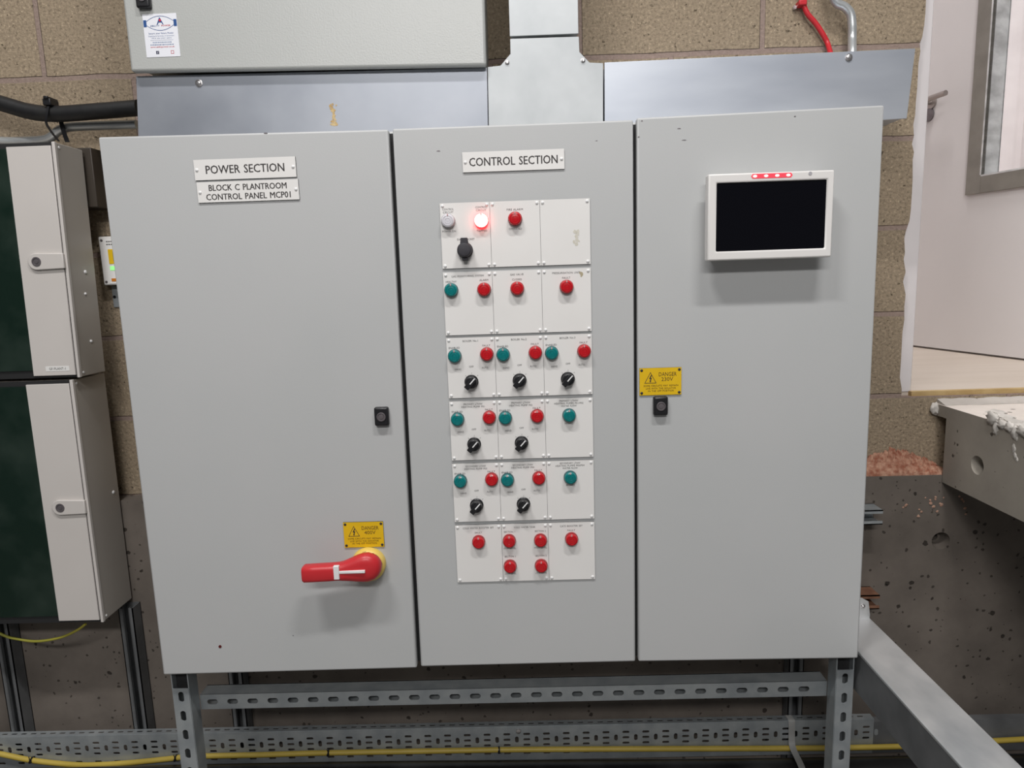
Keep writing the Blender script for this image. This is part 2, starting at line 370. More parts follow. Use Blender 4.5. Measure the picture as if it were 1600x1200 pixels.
    L.new(ad.outputs[0], b.inputs['Height']); L.new(b.outputs[0], p.inputs['Normal'])
    return m
M_conc = concrete_mat('pitted_concrete', (0.125,0.107,0.092), (0.20,0.172,0.148))
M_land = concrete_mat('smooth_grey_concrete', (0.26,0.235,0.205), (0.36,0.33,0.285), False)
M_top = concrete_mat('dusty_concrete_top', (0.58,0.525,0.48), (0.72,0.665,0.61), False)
M_bed = concrete_mat('grey_mortar_bed', (0.36,0.33,0.30), (0.52,0.485,0.45), False)
M_floor = concrete_mat('floor_concrete', (0.15,0.145,0.14), (0.22,0.215,0.20), False)
def glass(name, tint=(1,1,1), rough=0.0):
    m, nt, p = nodes(name); p.inputs['Base Color'].default_value = (*tint, 1); p.inputs['Roughness'].default_value = rough
    p.inputs['Transmission Weight'].default_value = 1.0; p.inputs['IOR'].default_value = 1.45; return m
M_glass = glass('clear_glass')
def smoked():
    m, nt, p = nodes('smoked_green_window'); N, L = nt.nodes, nt.links
    p.inputs['Roughness'].default_value = 0.2; p.inputs['Alpha'].default_value = 0.62
    tc = N.new('ShaderNodeTexCoord'); a = N.new('ShaderNodeTexNoise'); a.inputs['Scale'].default_value = 7; a.inputs['Detail'].default_value = 8
    L.new(tc.outputs['Object'], a.inputs['Vector'])
    r = N.new('ShaderNodeValToRGB'); r.color_ramp.elements[0].position = 0.45; r.color_ramp.elements[0].color = (0.008,0.024,0.016,1); r.color_ramp.elements[1].position = 0.85; r.color_ramp.elements[1].color = (0.05,0.075,0.06,1)
    L.new(a.outputs['Fac'], r.inputs[0]); L.new(r.outputs[0], p.inputs['Base Color']); return m
M_smoked = smoked()
M_greenin = pm('dark_green_inner_plate', (0.016,0.052,0.032), rough=0.5)

# ================================================================ SETTING
YW = 0.43            # blockwork face
YC = 0.38            # face of the concrete upstand below it
ZF = -0.66           # plant room floor
ZL = 0.300           # top of the upstand
ZH = 0.535           # floor level beyond the doorway
bm = B(); box(bm, -3.2, 3.2, -4.2, 0.6, ZF-0.1, ZF); obj('floor', bm, M_floor, kind='structure')
bm = B()
jag = [(1409,608),(1406,590),(1408,560),(1410,520),(1413,500),(1413,480),(1415,460),(1411,440),(1415,425),(1412,405),(1414,395),(1413,372),(1415,362),(1421,345),(1423,330),(1425,300),(1426,280),(1426,250),(1428,238),(1425,225),(1428,212),(1427,195),(1430,180),(1431,160),(1433,140),(1434,120),(1435,100),(1438,80),(1437,68),(1441,58),(1444,40),(1446,20),(1447,0)]
jp = [at(x, y, YW) for x, y in jag]
pts = [(-3.2, ZL-0.02), (2.6, ZL-0.02), (2.6, 0.523), (jp[0].x, 0.523)] + [(p.x, p.z) for p in jp] + [(jp[-1].x+0.01, 2.7), (2.6, 2.7), (2.6, 3.1), (-3.2, 3.1)]
prism(bm, pts, YW, YW+0.14)
obj('wall_back', bm, M_block, kind='structure')
def carve(o, cutters):
    """cuts the given shapes out of a structure mesh"""
    cb = B()
    for c in cutters: merge(cb, c)
    bmesh.ops.recalc_face_normals(cb, faces=cb.faces[:])
    me = bpy.data.meshes.new('cut'); cb.to_mesh(me); cb.free()
    co = bpy.data.objects.new('cut', me); COL.objects.link(co)
    md = o.modifiers.new('b', 'BOOLEAN'); md.object = co; md.operation = 'DIFFERENCE'; md.solver = 'EXACT'
    bpy.context.view_layer.update()
    nm = bpy.data.meshes.new_from_object(o.evaluated_get(bpy.context.evaluated_depsgraph_get()))
    o.modifiers.clear(); o.data = nm; bpy.data.objects.remove(co)
    nm.shade_smooth(); nm.set_sharp_from_angle(angle=math.radians(35))
bm = B()
nx = 90; xs = [-3.2 + 5.8*i/nx for i in range(nx+1)]
top = [(x, ZL + 0.004*noise.noise(Vector((x*9, 0, 3))) + (0.010 if x > 0.6 else 0)) for x in xs]
prism(bm, [(-3.2, ZF), (2.6, ZF)] + list(reversed(top)), YC, YW+0.1)
wl = obj('wall_lower_concrete', bm, M_conc, kind='structure')
c = at(1470, 845, YC); cut = B(); lathe(cut, (c.x, YC+0.085, c.z), [(0.009,0),(0.009,0.055),(0.015,0.0555),(0.025,0.082),(0.027,0.11)], 24)
carve(wl, [cut])
# landing in front of the doorway
XL = 1.205
bm = B(); box(bm, XL, 2.4, -0.45, YC-0.002, 0.290, 0.502)
box(bm, XL+0.035, 2.4, YC-0.0015, YW-0.001, 0.318, 0.4685)
box(bm, XL, 2.4, YC-0.0015, YW-0.001, 0.4695, 0.502)
ld = obj('concrete_landing', bm, [M_land, M_top], kind='structure')
c = atx(1527, 727, XL); cut = B(); lathe(cut, (XL+0.085, c.y, c.z), [(0.009,0),(0.009,0.055),(0.015,0.0555),(0.024,0.082),(0.026,0.11)], 24, (-1,0,0))
carve(ld, [cut])
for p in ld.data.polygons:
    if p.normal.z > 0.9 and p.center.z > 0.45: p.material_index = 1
# floor beyond, its timber edge, the wall behind the door leaf
bm = B(); box(bm, 1.10, 3.2, 0.452, 3.0, 0.40, ZH); obj('floor_beyond_doorway', bm, M_vinyl, kind='structure')
bm = B(); a = at(1424, 603, 0.45); box(bm, 1.14, 2.4, 0.436, 0.452, ZH-0.016, ZH+0.001); obj('trim_1', bm, M_ply, kind='structure')
bm = B(); g = []                             # rough mortar bed sloping down from the timber edge to the landing
nx, ny = 120, 8
for j_ in range(ny+1):
    row = []
    for i_ in range(nx+1):
        x = XL + 0.003 + 1.1*i_/nx; v = j_/ny; y = 0.392 + 0.0445*v + 0.006*(1-v)*noise.noise(Vector((x*14, 2, 0)))
        row.append(bm.verts.new((x, y, 0.5035 + 0.0135*v + 0.0022*noise.fractal(Vector((x*30, y*60, 0)), 0.8, 2.0, 4))))
    g.append(row)
for j_ in range(ny):
    for i_ in range(nx): bm.faces.new((g[j_][i_], g[j_][i_+1], g[j_+1][i_+1], g[j_+1][i_]))
lo_ = [[bm.verts.new((v.co.x, v.co.y, 0.4985)) for v in row] for row in (g[0], g[-1])]
for i_ in range(nx):
    bm.faces.new((lo_[0][i_], lo_[0][i_+1], g[0][i_+1], g[0][i_])); bm.faces.new((lo_[1][i_+1], lo_[1][i_], g[-1][i_], g[-1][i_+1]))
cols = [r_[0] for r_ in g]; bm.faces.new([lo_[0][0]] + cols + [lo_[1][0]])
obj('trim_2', bm, M_bed, kind='structure')
bm = B(); box(bm, 3.2, 3.3, 0.55, 3.2, 0.4, 3.1); box(bm, 1.0, 3.3, 3.0, 3.1, 0.4, 3.1); obj('wall_corridor', bm, M_frame, kind='structure')
bm = B(); box(bm, 1.03, 1.142, 0.575, 3.0, 0.4, 3.1); obj('wall_corridor_left', bm, M_frame, kind='structure')
# door frame: a plain white lining, its edge chipped against the blockwork
bm = B(); box(bm, 1.04, 1.146, 0.450, 0.60, ZH-0.002, 2.70); box(bm, 1.146, 1.153, 0.485, 0.60, ZH-0.002, 2.70)
obj('trim_3', bm, M_frame, kind='structure', bevel=0.002)
# open door leaf
LD = Vector((-0.2043, 1, 0)).normalized()     # along the leaf, away from us
LN = Vector((-LD.y, LD.x, 0))                 # leaf face seen from here
LP = Vector((1.745, 1.43, ZH))
Mleaf = Matrix((( -LD.x, -LN.x, 0, LP.x), (-LD.y, -LN.y, 0, LP.y), (0, 0, 1, LP.z), (0, 0, 0, 1)))  # local x toward us along the leaf, local y into the leaf
def leafpt(px, py):
    w = atp(px, py, LP, LN) - LP; return (-w.dot(LD), w.z)      # (x along leaf, z)
dr = thing('door_1', (LP.x, LP.y, ZH), 'white painted door standing open beyond the doorway with a glazed panel', 'door', kind='structure')
va = leafpt(1533, 0); vb = leafpt(1512, 305)
vx0, vz0 = (va[0]+vb[0])/2, vb[1]
vx1, vz1 = vx0 + 0.52, vz0 + 0.95
lx0, lx1, lz1 = -0.16, 0.84, 2.04
bm = B()
for a in ((lx0, vx0+0.03, 0.008, lz1), (vx1-0.03, lx1, 0.008, lz1), (vx0+0.03, vx1-0.03, 0.008, vz0+0.03), (vx0+0.03, vx1-0.03, vz1-0.03, lz1)):
    box(bm, a[0], a[1], 0, 0.060, a[2], a[3])
place(bm, Mleaf); obj('door_leaf', bm, M_door, dr)
bm = B(); fw = 0.066
for a in ((vx0, vx0+fw, vz0, vz1), (vx1-fw, vx1, vz0, vz1), (vx0+fw, vx1-fw, vz0, vz0+fw), (vx0+fw, vx1-fw, vz1-fw, vz1)):
    box(bm, a[0], a[1], -0.012, 0.004, a[2], a[3])
place(bm, Mleaf); obj('glazing_frame', bm, M_bead, dr, bevel=0.001)
bm = B(); i = fw
for a in ((vx0+i-0.006, vx0+i, vz0+i, vz1-i), (vx1-i, vx1-i+0.006, vz0+i, vz1-i), (vx0+i, vx1-i, vz0+i-0.006, vz0+i), (vx0+i, vx1-i, vz1-i, vz1-i+0.006)):
    box(bm, a[0], a[1], -0.0125, 0.066, a[2], a[3])
place(bm, Mleaf); obj('glazing_liner', bm, M_liner, dr)
bm = B(); box(bm, vx0+i, vx1-i, 0.060, 0.064, vz0+i, vz1-i); place(bm, Mleaf); obj('glass_pane', bm, M_glass, dr)
hx, hz = leafpt(1456, 160)
bm = B(); lathe(bm, (hx, 0, hz), [(0.026,0),(0.026,0.006),(0.010,0.008),(0.010,0.045)], 20)
tube(bm, [(hx, -0.045, hz), (hx+0.02, -0.052, hz), (hx+0.06, -0.052, hz+0.003), (hx+0.125, -0.052, hz+0.004)], 0.0105)
place(bm, Mleaf); obj('door_handle', bm, M_handle, dr)
ex, ez = leafpt(1452, 180)
bm = B(); lathe(bm, (ex, 0, ez), [(0.026,0),(0.026,0.007),(0.022,0.009)], 20); place(bm, Mleaf); obj('escutcheon', bm, M_dsteel, dr)

# ================================================================ CONTROL CABINET
cab = thing('control_cabinet', (0, 0.17, 0), 'wide light grey steel control cabinet with three doors, lamps and selector switches', 'cabinet')
def fx(px, py): p = at(px, py, 0); return (p.x, p.z)
bm = B(); box(bm, -0.795, 0.795, 0.024, 0.34, 0.004, 1.196); obj('cabinet_body', bm, M_grey, cab, bevel=0.004)
bm = B(); box(bm, -0.7905, 0.7905, 0.019, 0.0245, 0.008, 1.190); obj('door_seal', bm, M_gap, cab)
DOORQ = [('left door with isolator handle and power nameplates', [(153,214),(606.5,202),(651.5,1044),(255,1055)]),
         ('centre door carrying the grid of white legend plates', [(613,201),(989.5,187),(993,1034),(657.5,1042)]),
         ('right door carrying the screen', [(995,184),(1382,164),(1341,1029),(997.5,1034)])]
for lab, q in DOORQ:
    bm = B(); prism(bm, [fx(*p) for p in q], 0.0, 0.0195)
    obj('cabinet_door', bm, M_grey, cab, bevel=0.004, seg=3, label=lab)
# screws
def screw_mesh(r=0.0032, h=0.0022):
    b = B(); lathe(b, (0,0,0), [(r,0),(r,h*0.45),(r*0.7,h*0.85),(0,h)], 12); return b
SCREW = {}
def screw(parent, x, y, z, kind='white'):
    if kind not in SCREW:
        b = screw_mesh() if kind == 'white' else screw_mesh(0.0030, 0.0012)
        SCREW[kind] = obj('screw', b, M_cap if kind == 'white' else M_lamb, parent, org=(0,0,0)) 
        o = SCREW[kind]; o.location = Vector((x,y,z)) - ORG[parent.name]; ORG[o.name] = Vector((x,y,z)); return
    dup(SCREW[kind], parent, (x, y, z))
def plate(name, cx, cz, w, h, label=None, mats=(M_lamb, M_lam), t=0.003, parent=None):
    bm = B(); quad(bm, cx-w/2, cx+w/2, cz-h/2, cz+h/2, -t, 0.001, 0, 1)
    return obj(name, bm, list(mats), parent or cab, label=label)
# big nameplates
def npl(q, lines, label):
    P = [fx(*p) for p in q]; cx = sum(p[0] for p in P)/4; cz = sum(p[1] for p in P)/4
    w = (P[1][0]-P[0][0]+P[2][0]-P[3][0])/2; h = (P[0][1]-P[3][1]+P[1][1]-P[2][1])/2
    o = plate('nameplate', cx, cz, w, h, label); bm = B()
    for s, dz, tw, th in lines:
        for k in (-0.0003, 0.0003): text(bm, s, cx+k, -0.0033-abs(k+0.0003)*0.1, cz+dz, tw, th)
    obj('lettering', bm, M_ink, o)
    for s in (-1, 1): screw(o, cx+s*(w/2-0.0056), -0.003, cz)
npl([(303,249),(462,246),(464,277),(306,282)], [('POWER SECTION', 0.0, 0.163, 0.0165)], 'white nameplate reading POWER SECTION')
npl([(308,284),(467,281),(468,312),(311,317)], [('BLOCK C PLANTROOM', 0.0085, 0.162, 0.0122), ('CONTROL PANEL MCP01', -0.0098, 0.176, 0.0122)], 'white nameplate reading BLOCK C PLANTROOM')
npl([(722,239),(881,232),(882,264),(724,270)], [('CONTROL SECTION', 0.0, 0.181, 0.0165)], 'white nameplate reading CONTROL SECTION')
# indicator lamps
def lamp_part(mb, ml, r=0.0147):
    b = B(); lathe(b, (0,0,0), [(r,0),(r,0.006),(r*0.97,0.0085),(r*0.90,0.0088)], 32)
    base = obj('pilot_light', b, mb, cab, org=(0,0,0)); ORG[base.name] = Vector((0,0,0)); base.location = -ORG[cab.name]
    b = B(); lathe(b, (0,0,0), [(r*0.93,0.004),(r*0.93,0.0095),(r*0.86,0.0125),(r*0.66,0.0138),(r*0.64,0.0130),(r*0.33,0.0136),(r*0.31,0.0130),(0,0.0134)], 32)
    lens = obj('lens', b, ml, base, org=(0,0,0))
    b = B(); box(b, -0.0011, 0.0011, -0.0142, -0.0128, r*0.62, r*0.92); obj('index_mark', b, M_tick, base, org=(0,0,0))
    return base
PILOT = {}
def pilot(x, z, c):
    if c not in PILOT:
        mb, ml = {'r': (M_redb, M_red), 'g': (M_grnb, M_grn), 'w': (M_clrb, M_clr), 'l': (M_litb, M_lit)}[c]
        o = PILOT[c] = lamp_part(mb, ml); o.location = Vector((x, -0.003, z)) - ORG[cab.name]; ORG[o.name] = Vector((x, -0.003, z))
    else: o = dup(PILOT[c], cab, (x, -0.003, z))
    tag(o, {'r': 'red indicator lamp', 'g': 'teal indicator lamp', 'w': 'clear white indicator lamp', 'l': 'red indicator lamp glowing white hot'}[c])
SEL = []
def selector(x, z):
    if SEL: dup(SEL[0], cab, (x, -0.003, z)); return
    b = B(); lathe(b, (0,0,0), [(0.0150,0),(0.0150,0.003),(0.0135,0.0045)], 32)
    o = obj('selector_switch', b, M_black, cab, org=(0,0,0)); SEL.append(o)
    b = B(); lathe(b, (0,0,0), [(0.0128,0.004),(0.0128,0.017),(0.0115,0.0185)], 32)
    g = B()
    prism(g, [(-0.0055,-0.0162),(0.0055,-0.0162),(0.0062,0.0128),(-0.0062,0.0128)], -0.0235, -0.016)
    place(g, Matrix.Rotation(math.radians(42), 4, 'Y')); merge(b, g)
    obj('knob', b, M_black, o, org=(0,0,0), bevel=0.0012)
    b = B(); prism(b, [(-0.0012,-0.003),(0.0012,-0.003),(0.0012,0.0132),(-0.0012,0.0132)], -0.0241, -0.0232)
    place(b, Matrix.Rotation(math.radians(42), 4, 'Y')); obj('pointer_line', b, M_cap, o, org=(0,0,0))
    o.location = Vector((x, -0.003, z)) - ORG[cab.name]; ORG[o.name] = Vector((x, -0.003, z))
# legend plates: 3 columns x 6 rows
gx0 = fx(686,318)[0]; 
GX = [fx(726,370)[0], fx(804,366)[0], fx(883,363)[0]]
rowpx = [(690,318,420),(697,426,524),(701,528,622),(706,627,719),(710,724,815),(713,820,909)]
PW = 0.1030
T = {}
def legends(r, c):
    """(text, dx, dz-from-top, width) lines, lamps (dx, dz-from-top, colour), switch"""
    HOA = [('HAND', -0.029, 0.068, 0.0135), ('OFF', 0.0, 0.063, 0.0095), ('AUTO', 0.029, 0.066, 0.0135)]
    EF = [('ENABLED', -0.035, 0.0215, 0.0235), ('FAULT', 0.034, 0.0185, 0.0165)]
    L2 = [(-0.0345, 0.0385, 'g'), (0.0345, 0.0365, 'r')]
    if r == 0: return [([('CONTROL', -0.0345, 0.0125, 0.0235), ('CIRCUIT', -0.0345, 0.0185, 0.0215), ('POWER ON', -0.0345, 0.0572, 0.0285),
                         ('CONTROL', 0.034, 0.0105, 0.0235), ('CIRCUIT', 0.034, 0.0165, 0.0215), ('TRIPPED', 0.034, 0.0585, 0.022), ('DATA SOCKET', 0.0, 0.0745, 0.0365)],
                        [(-0.0352, 0.0360, 'w'), (0.0338, 0.0378, 'l')], 'socket'),
                       ([('FIRE ALARM', 0, 0.0175, 0.0335), ('OPERATED', 0, 0.0566, 0.027)], [(0, 0.0365, 'r')], None), ([], [], None)][c]
    if r == 1: return [([('GAS MONITORING SYSTEM', 0, 0.0085, 0.068), ('HEALTHY', -0.035, 0.0195, 0.0225), ('ALARM', 0.034, 0.0180, 0.0185)], [(-0.0352, 0.0365, 'g'), (0.034, 0.0375, 'r')], None),
                       ([('GAS VALVE', 0, 0.0085, 0.028), ('CLOSED', 0, 0.0190, 0.0205)], [(0, 0.0375, 'r')], None),
                       ([('PRESSURISATION UNIT', 0, 0.0085, 0.0585), ('FAULT', 0, 0.0190, 0.017)], [(0, 0.0375, 'r')], None)][c]
    if r == 2: return ([('BOILER No.%d' % (c+1), 0, 0.0075, 0.033)] + EF + HOA, L2, 'sel')
    if r in (3, 4):
        a = 'PRIMARY LTHW' if r == 3 else 'SECONDARY LTHW'; n = 1 if r == 3 else 3
        if c < 2: return ([(a, 0, 0.0070, 0.041 if r == 3 else 0.045), ('HEATING PUMP P0%d' % (n+c), 0, 0.0128, 0.050)] + [(s, d, z+0.0015, w) for s, d, z, w in EF] + HOA, [(dx, dz, k) for dx, dz, k in L2], 'sel')
        return ([(a, 0, 0.0058, 0.041 if r == 3 else 0.045), ('HEATING PUMPS P0%d/P0%d' % (n, n+1), 0, 0.0115, 0.063), ('WATER FLOW', 0, 0.0172, 0.0335), ('PROVED', 0, 0.0562, 0.019)], [(0, 0.0370, 'g')], None)
    return [([('COLD WATER BOOSTER SET', 0, 0.0075, 0.069), ('FAULT', 0, 0.0185, 0.0155)], [(0, 0.0385, 'r')], None),
            ([('COLD WATER TANK', 0, 0.0085, 0.0475), ('SECTION 1', -0.0345, 0.0185, 0.0245), ('SECTION 2', 0.0345, 0.0185, 0.0245), ('HIGH LEVEL', -0.0345, 0.0572, 0.028), ('HIGH LEVEL', 0.0345, 0.0572, 0.028),
              ('SECTION 1', -0.0345, 0.0765, 0.0245), ('SECTION 2', 0.0345, 0.0765, 0.0245), ('LOW LEVEL', -0.0345, 0.1172, 0.026), ('LOW LEVEL', 0.0345, 0.1172, 0.026)],
             [(-0.0352, 0.0380, 'r'), (0.0345, 0.0385, 'r'), (-0.0352, 0.0980, 'r'), (0.0345, 0.0985, 'r')], None),
            ([('CAT5 BOOSTER SET', 0, 0.0085, 0.050), ('FAULT', 0, 0.0185, 0.017)], [(0, 0.0375, 'r')], None)][c]
for r in range(6):
    zt = (fx(rowpx[r][0], rowpx[r][1])[1]); zb = fx(rowpx[r][0]+3, rowpx[r][2])[1]
    x0 = -0.1032
    for c in range(3):
        cx = 0.0507 + (c-1)*0.1037; h = zt - zb
        lines, lamps, extra = legends(r, c)
        o = plate('legend_plate', cx, (zt+zb)/2, PW, h, 'blank white legend plate' if not lines else 'white legend plate with engraved lettering')
        if lines:
            for s, dx, dz, w in lines:
                b = B(); text(b, s, cx+dx, -0.0033, zt-dz, w, 0.0040); obj('lettering', b, M_ink2, o)
            if extra == 'sel':
                for k in (-45, 0, 45):
                    b = B(); quad(b, -0.0003, 0.0003, 0.0165, 0.0195, -0.0033, -0.0031); place(b, Matrix.Rotation(math.radians(k), 4, 'Y'))
                    place(b, Matrix.Translation((cx, 0, zt-0.0955))); obj('position_tick', b, M_ink2, o)
        for sx in (-1, 1):
            for sz in (-1, 1): screw(o, cx+sx*(PW/2-0.0055), -0.003, (zt+zb)/2+sz*(h/2-0.0055))
        for dx, dz, k in lamps: pilot(cx+dx, zt-dz, k)
        if extra == 'sel': selector(cx-0.001, zt-0.0955)
        if extra == 'socket':
            sxx, szz = fx(727, 391)
            b = B(); lathe(b, (sxx, -0.003, szz), [(0.0165,0),(0.0165,0.006),(0.014,0.0075)], 28); so = obj('data_socket', b, M_blackm, cab)
            b = B(); lathe(b, (sxx, -0.009, szz), [(0.0150,0),(0.0152,0.014),(0.0135,0.018),(0.009,0.019),(0,0.019)], 28)
            prism(b, [(sxx-0.0085,szz+0.010),(sxx+0.0085,szz+0.010),(sxx+0.0068,szz+0.0245),(sxx-0.0068,szz+0.0245)], -0.025, -0.010)
            prism(b, [(sxx-0.0055,szz-0.022),(sxx+0.0055,szz-0.022),(sxx+0.0065,szz-0.010),(sxx-0.0065,szz-0.010)], -0.019, -0.006)
            obj('rubber_cap', b, M_blackm, so, bevel=0.001)
# glue marks on the blank plate and the pressurisation plate
def splat(bm, cx, y, cz, w, h, n=40, seed=1):
    rnd = random.Random(seed)
    for i in range(n):
        t = rnd.random(); x = cx + (rnd.random()-0.5)*w*(0.5+0.5*math.sin(t*9)); z = cz + (t-0.5)*h; s = 0.0012+0.0022*rnd.random()
        k = [(x+s*math.cos(a)*(0.5+rnd.random()), z+s*math.sin(a)*(0.5+rnd.random())) for a in [j*math.pi/3 for j in range(6)]]
        prism(bm, k, y-0.0001*rnd.random(), y+0.0004)
M_glue = pm('dried_glue', (0.60,0.57,0.48), (0.68,0.65,0.58), 80, 0.4)
gx, gz = fx(901, 372); b = B(); splat(b, gx, -0.0032, gz, 0.011, 0.028, 40, 4); obj('glue_mark', b, M_glue, cab)
gx, gz = fx(908, 428); b = B(); splat(b, gx, -0.0032, gz, 0.004, 0.009, 10, 5); obj('glue_mark', b, pm('brown_glue', (0.42,0.36,0.24), rough=0.6), cab)
# warning plates
def warn(q, volts, label):
    P = [fx(*p) for p in q]; cx = sum(p[0] for p in P)/4; cz = sum(p[1] for p in P)/4
    w, h = 0.0895, 0.0590
    o = plate('warning_plate', cx, cz, w, h, label, (M_lamb, M_yel)); b = B()
    text(b, 'DANGER', cx+0.0155, -0.0033, cz+0.0155, 0.038, 0.0085); text(b, volts, cx+0.0145, -0.0033, cz+0.0048, 0.025, 0.0080)
    for s, dz, tw in (('SOME CIRCUITS MAY REMAIN', -0.0092, 0.074), ('LIVE WITH THE ISOLATOR', -0.0150, 0.064), ('IN THE OFF POSITION', -0.0205, 0.055)):
        text(b, s, cx+0.001, -0.0033, cz+dz, tw, 0.0038)
    obj('lettering', b, pm('brown_black_print', (0.09,0.045,0.01), rough=0.6), o)
    b = B(); tx, tz = cx-0.0215, cz+0.0065; R1, R2 = 0.0162, 0.0142
    tri = lambda R: [(tx+R*0.92*math.cos(a), tz-0.002+R*math.sin(a)) for a in (math.pi/2, math.pi*7/6, math.pi*11/6)]
    a, c2 = tri(R1), tri(R2)
    for i in range(3):
        j = (i+1) % 3; prism(b, [a[i], a[j], c2[j], c2[i]], -0.0034, -0.0028)
    prism(b, [(tx+0.0012,tz+0.008),(tx-0.0030,tz-0.0005),(tx+0.0002,tz-0.0005),(tx-0.0014,tz-0.0050),(tx-0.0022,tz-0.0045),(tx-0.0004,tz-0.0085),(tx+0.0018,tz-0.0050),(tx+0.0006,tz-0.0050),(tx+0.0032,tz+0.0016),(tx+0.0002,tz+0.0014),(tx+0.0034,tz+0.008)], -0.0034, -0.0028)
    obj('hazard_symbol', b, M_ink, o)
    for sx in (-1, 1):
        for sz in (-1, 1): screw(o, cx+sx*(w/2-0.0045), -0.003, cz+sz*(h/2-0.0048), 'dark')
warn([(536,816),(599,814),(601,853),(539,855)], '400V', 'yellow warning plate reading DANGER 400V')
warn([(998,576),(1064,573),(1065,615),(999,618)], '230V', 'yellow warning plate reading DANGER 230V')
# quarter-turn locks
def lock(parent, cx, y, cz, w=0.031, h=0.041):
    b = B(); box(b, cx-w/2, cx+w/2, y-0.013, y+0.001, cz-h/2, cz+h/2); o = obj('door_lock', b, M_black, parent, bevel=0.004, seg=3, label='black quarter-turn lock')
    b = B(); lathe(b, (cx, y-0.0125, cz), [(0.0098,0),(0.0098,0.0022),(0.0080,0.0025),(0.0075,0.0012),(0.0055,0.0010),(0.0050,0.0022),(0,0.0026)], 22)
    obj('key_insert', b, M_dsteel, o)
lock(cab, *[v for v in (fx(597.5,649.5)[0], 0, fx(597.5,649.5)[1])]); lock(cab, fx(1031,633)[0], 0, fx(1031,633)[1])
# isolator
hc = at(572, 886, -0.045); hx, hz = hc.x, hc.z; cc = at(575, 883, -0.012)
b = B(); lathe(b, (cc.x, 0, cc.z), [(0.0385,0),(0.0385,0.012),(0.036,0.018),(0.030,0.022),(0.030,0.034)], 40); iso = obj('isolator_collar', b, M_collar, cab, label='yellow collar ring behind red handle')
b = B()
for k, a0 in ((0,60),(1,34),(2,8)):
    b2 = B(); 
    for a in range(a0, a0+(20 if k == 1 else 6), 2):
        q = [(cc.x+r*math.cos(math.radians(t)), cc.z+r*math.sin(math.radians(t))) for r, t in ((0.0332,a),(0.0345,a),(0.0345,a+2.1),(0.0332,a+2.1))]
        prism(b2, q, -0.0195, -0.0188)
    merge(b, b2)
text(b, 'OFF', cc.x-0.004, -0.0195, cc.z+0.0335, 0.008, 0.004, ang=0.1)
obj('position_marks', b, M_ink, iso)
def loft(secs, n=24):
    """secs: (x, cz, half z, y front, y back, exponent)"""
    bm = B(); rings = []
    for x, cz, hzz, yf, yb, e in secs:
        ring = []
        for k in range(n):
            a = 2*math.pi*k/n; ca, sa = math.cos(a), math.sin(a)
            u = math.copysign(abs(ca)**(2/e), ca); v = math.copysign(abs(sa)**(2/e), sa)
            ring.append(bm.verts.new((x, (yf+yb)/2 + u*(yb-yf)/2, cz + v*hzz)))
        rings.append(ring)
    for p, q in zip(rings, rings[1:]):
        for i in range(n): bm.faces.new((p[i], p[(i+1) % n], q[(i+1) % n], q[i]))
    bm.faces.new(rings[0]); bm.faces.new(list(reversed(rings[-1]))); return bm
secs = []
for d, hh, yf, yb, e in ((0.0330,0.004,-0.044,-0.032,2),(0.0315,0.012,-0.050,-0.030,2),(0.027,0.020,-0.056,-0.028,2.3),(0.018,0.0275,-0.060,-0.026,2.6),(0.006,0.0318,-0.062,-0.026,2.8),(-0.006,0.0318,-0.0625,-0.026,2.8),(-0.020,0.0290,-0.063,-0.026,2.8),
                        (-0.035,0.0245,-0.064,-0.028,2.8),(-0.050,0.0205,-0.065,-0.030,3),(-0.060,0.0185,-0.066,-0.032,3.4),(-0.080,0.0182,-0.068,-0.036,4),(-0.110,0.0182,-0.070,-0.038,4),(-0.132,0.0182,-0.071,-0.040,4),(-0.1355,0.016,-0.069,-0.042,4)):
    secs.append((hx+d, hz - 0.006*min(1, max(0, -d/0.05)), hh, yf, yb, e))
rh = obj('isolator_handle', loft(secs), M_hred, cab, angle=50, label='red rotary isolator handle')
b = B()
pb = at(526, 895, -0.067)
prism(b, [(pb.x-0.0065, pb.z-0.0150), (pb.x+0.0055, pb.z-0.0150), (pb.x+0.0055, pb.z+0.0150), (pb.x-0.0065, pb.z+0.0150)], -0.0690, -0.060)
pe = at(570.5, 895, -0.064)
prism(b, [(pb.x, pb.z-0.0030), (pe.x, pb.z-0.0030), (pe.x, pb.z+0.0030), (pb.x, pb.z+0.0030)], -0.0668, -0.058)
obj('pointer_mark', b, M_cap, rh, bevel=0.0008, label='white T-shaped pointer')
# small dark hole and chips in the paint
b = B(); px_ = fx(344, 1010); cyl(b, (px_[0], 0.001, px_[1]), 0.0035, 0.0022, seg=14); obj('drilled_hole_plug', b, M_brown, cab)
b = B()
for q in ((685,236,0.004,0.0016),(932,220,0.0025,0.001),(1061,201,0.004,0.0012),(1069,219,0.005,0.001),(1003,189,0.002,0.0016),(1242,182,0.002,0.0014),(415,208,0.004,0.0012),(458,993,0.0015,0.001),(998,214,0.002,0.0015)):
    p = fx(q[0], q[1]); prism(b, [(p[0]-q[2],p[1]-q[3]*0.3),(p[0]+q[2]*0.4,p[1]-q[3]),(p[0]+q[2],p[1]),(p[0]+q[2]*0.3,p[1]+q[3]),(p[0]-q[2]*0.7,p[1]+q[3]*0.6)], -0.0003, 0.0005)
obj('paint_chips', b, M_dsteel, cab)

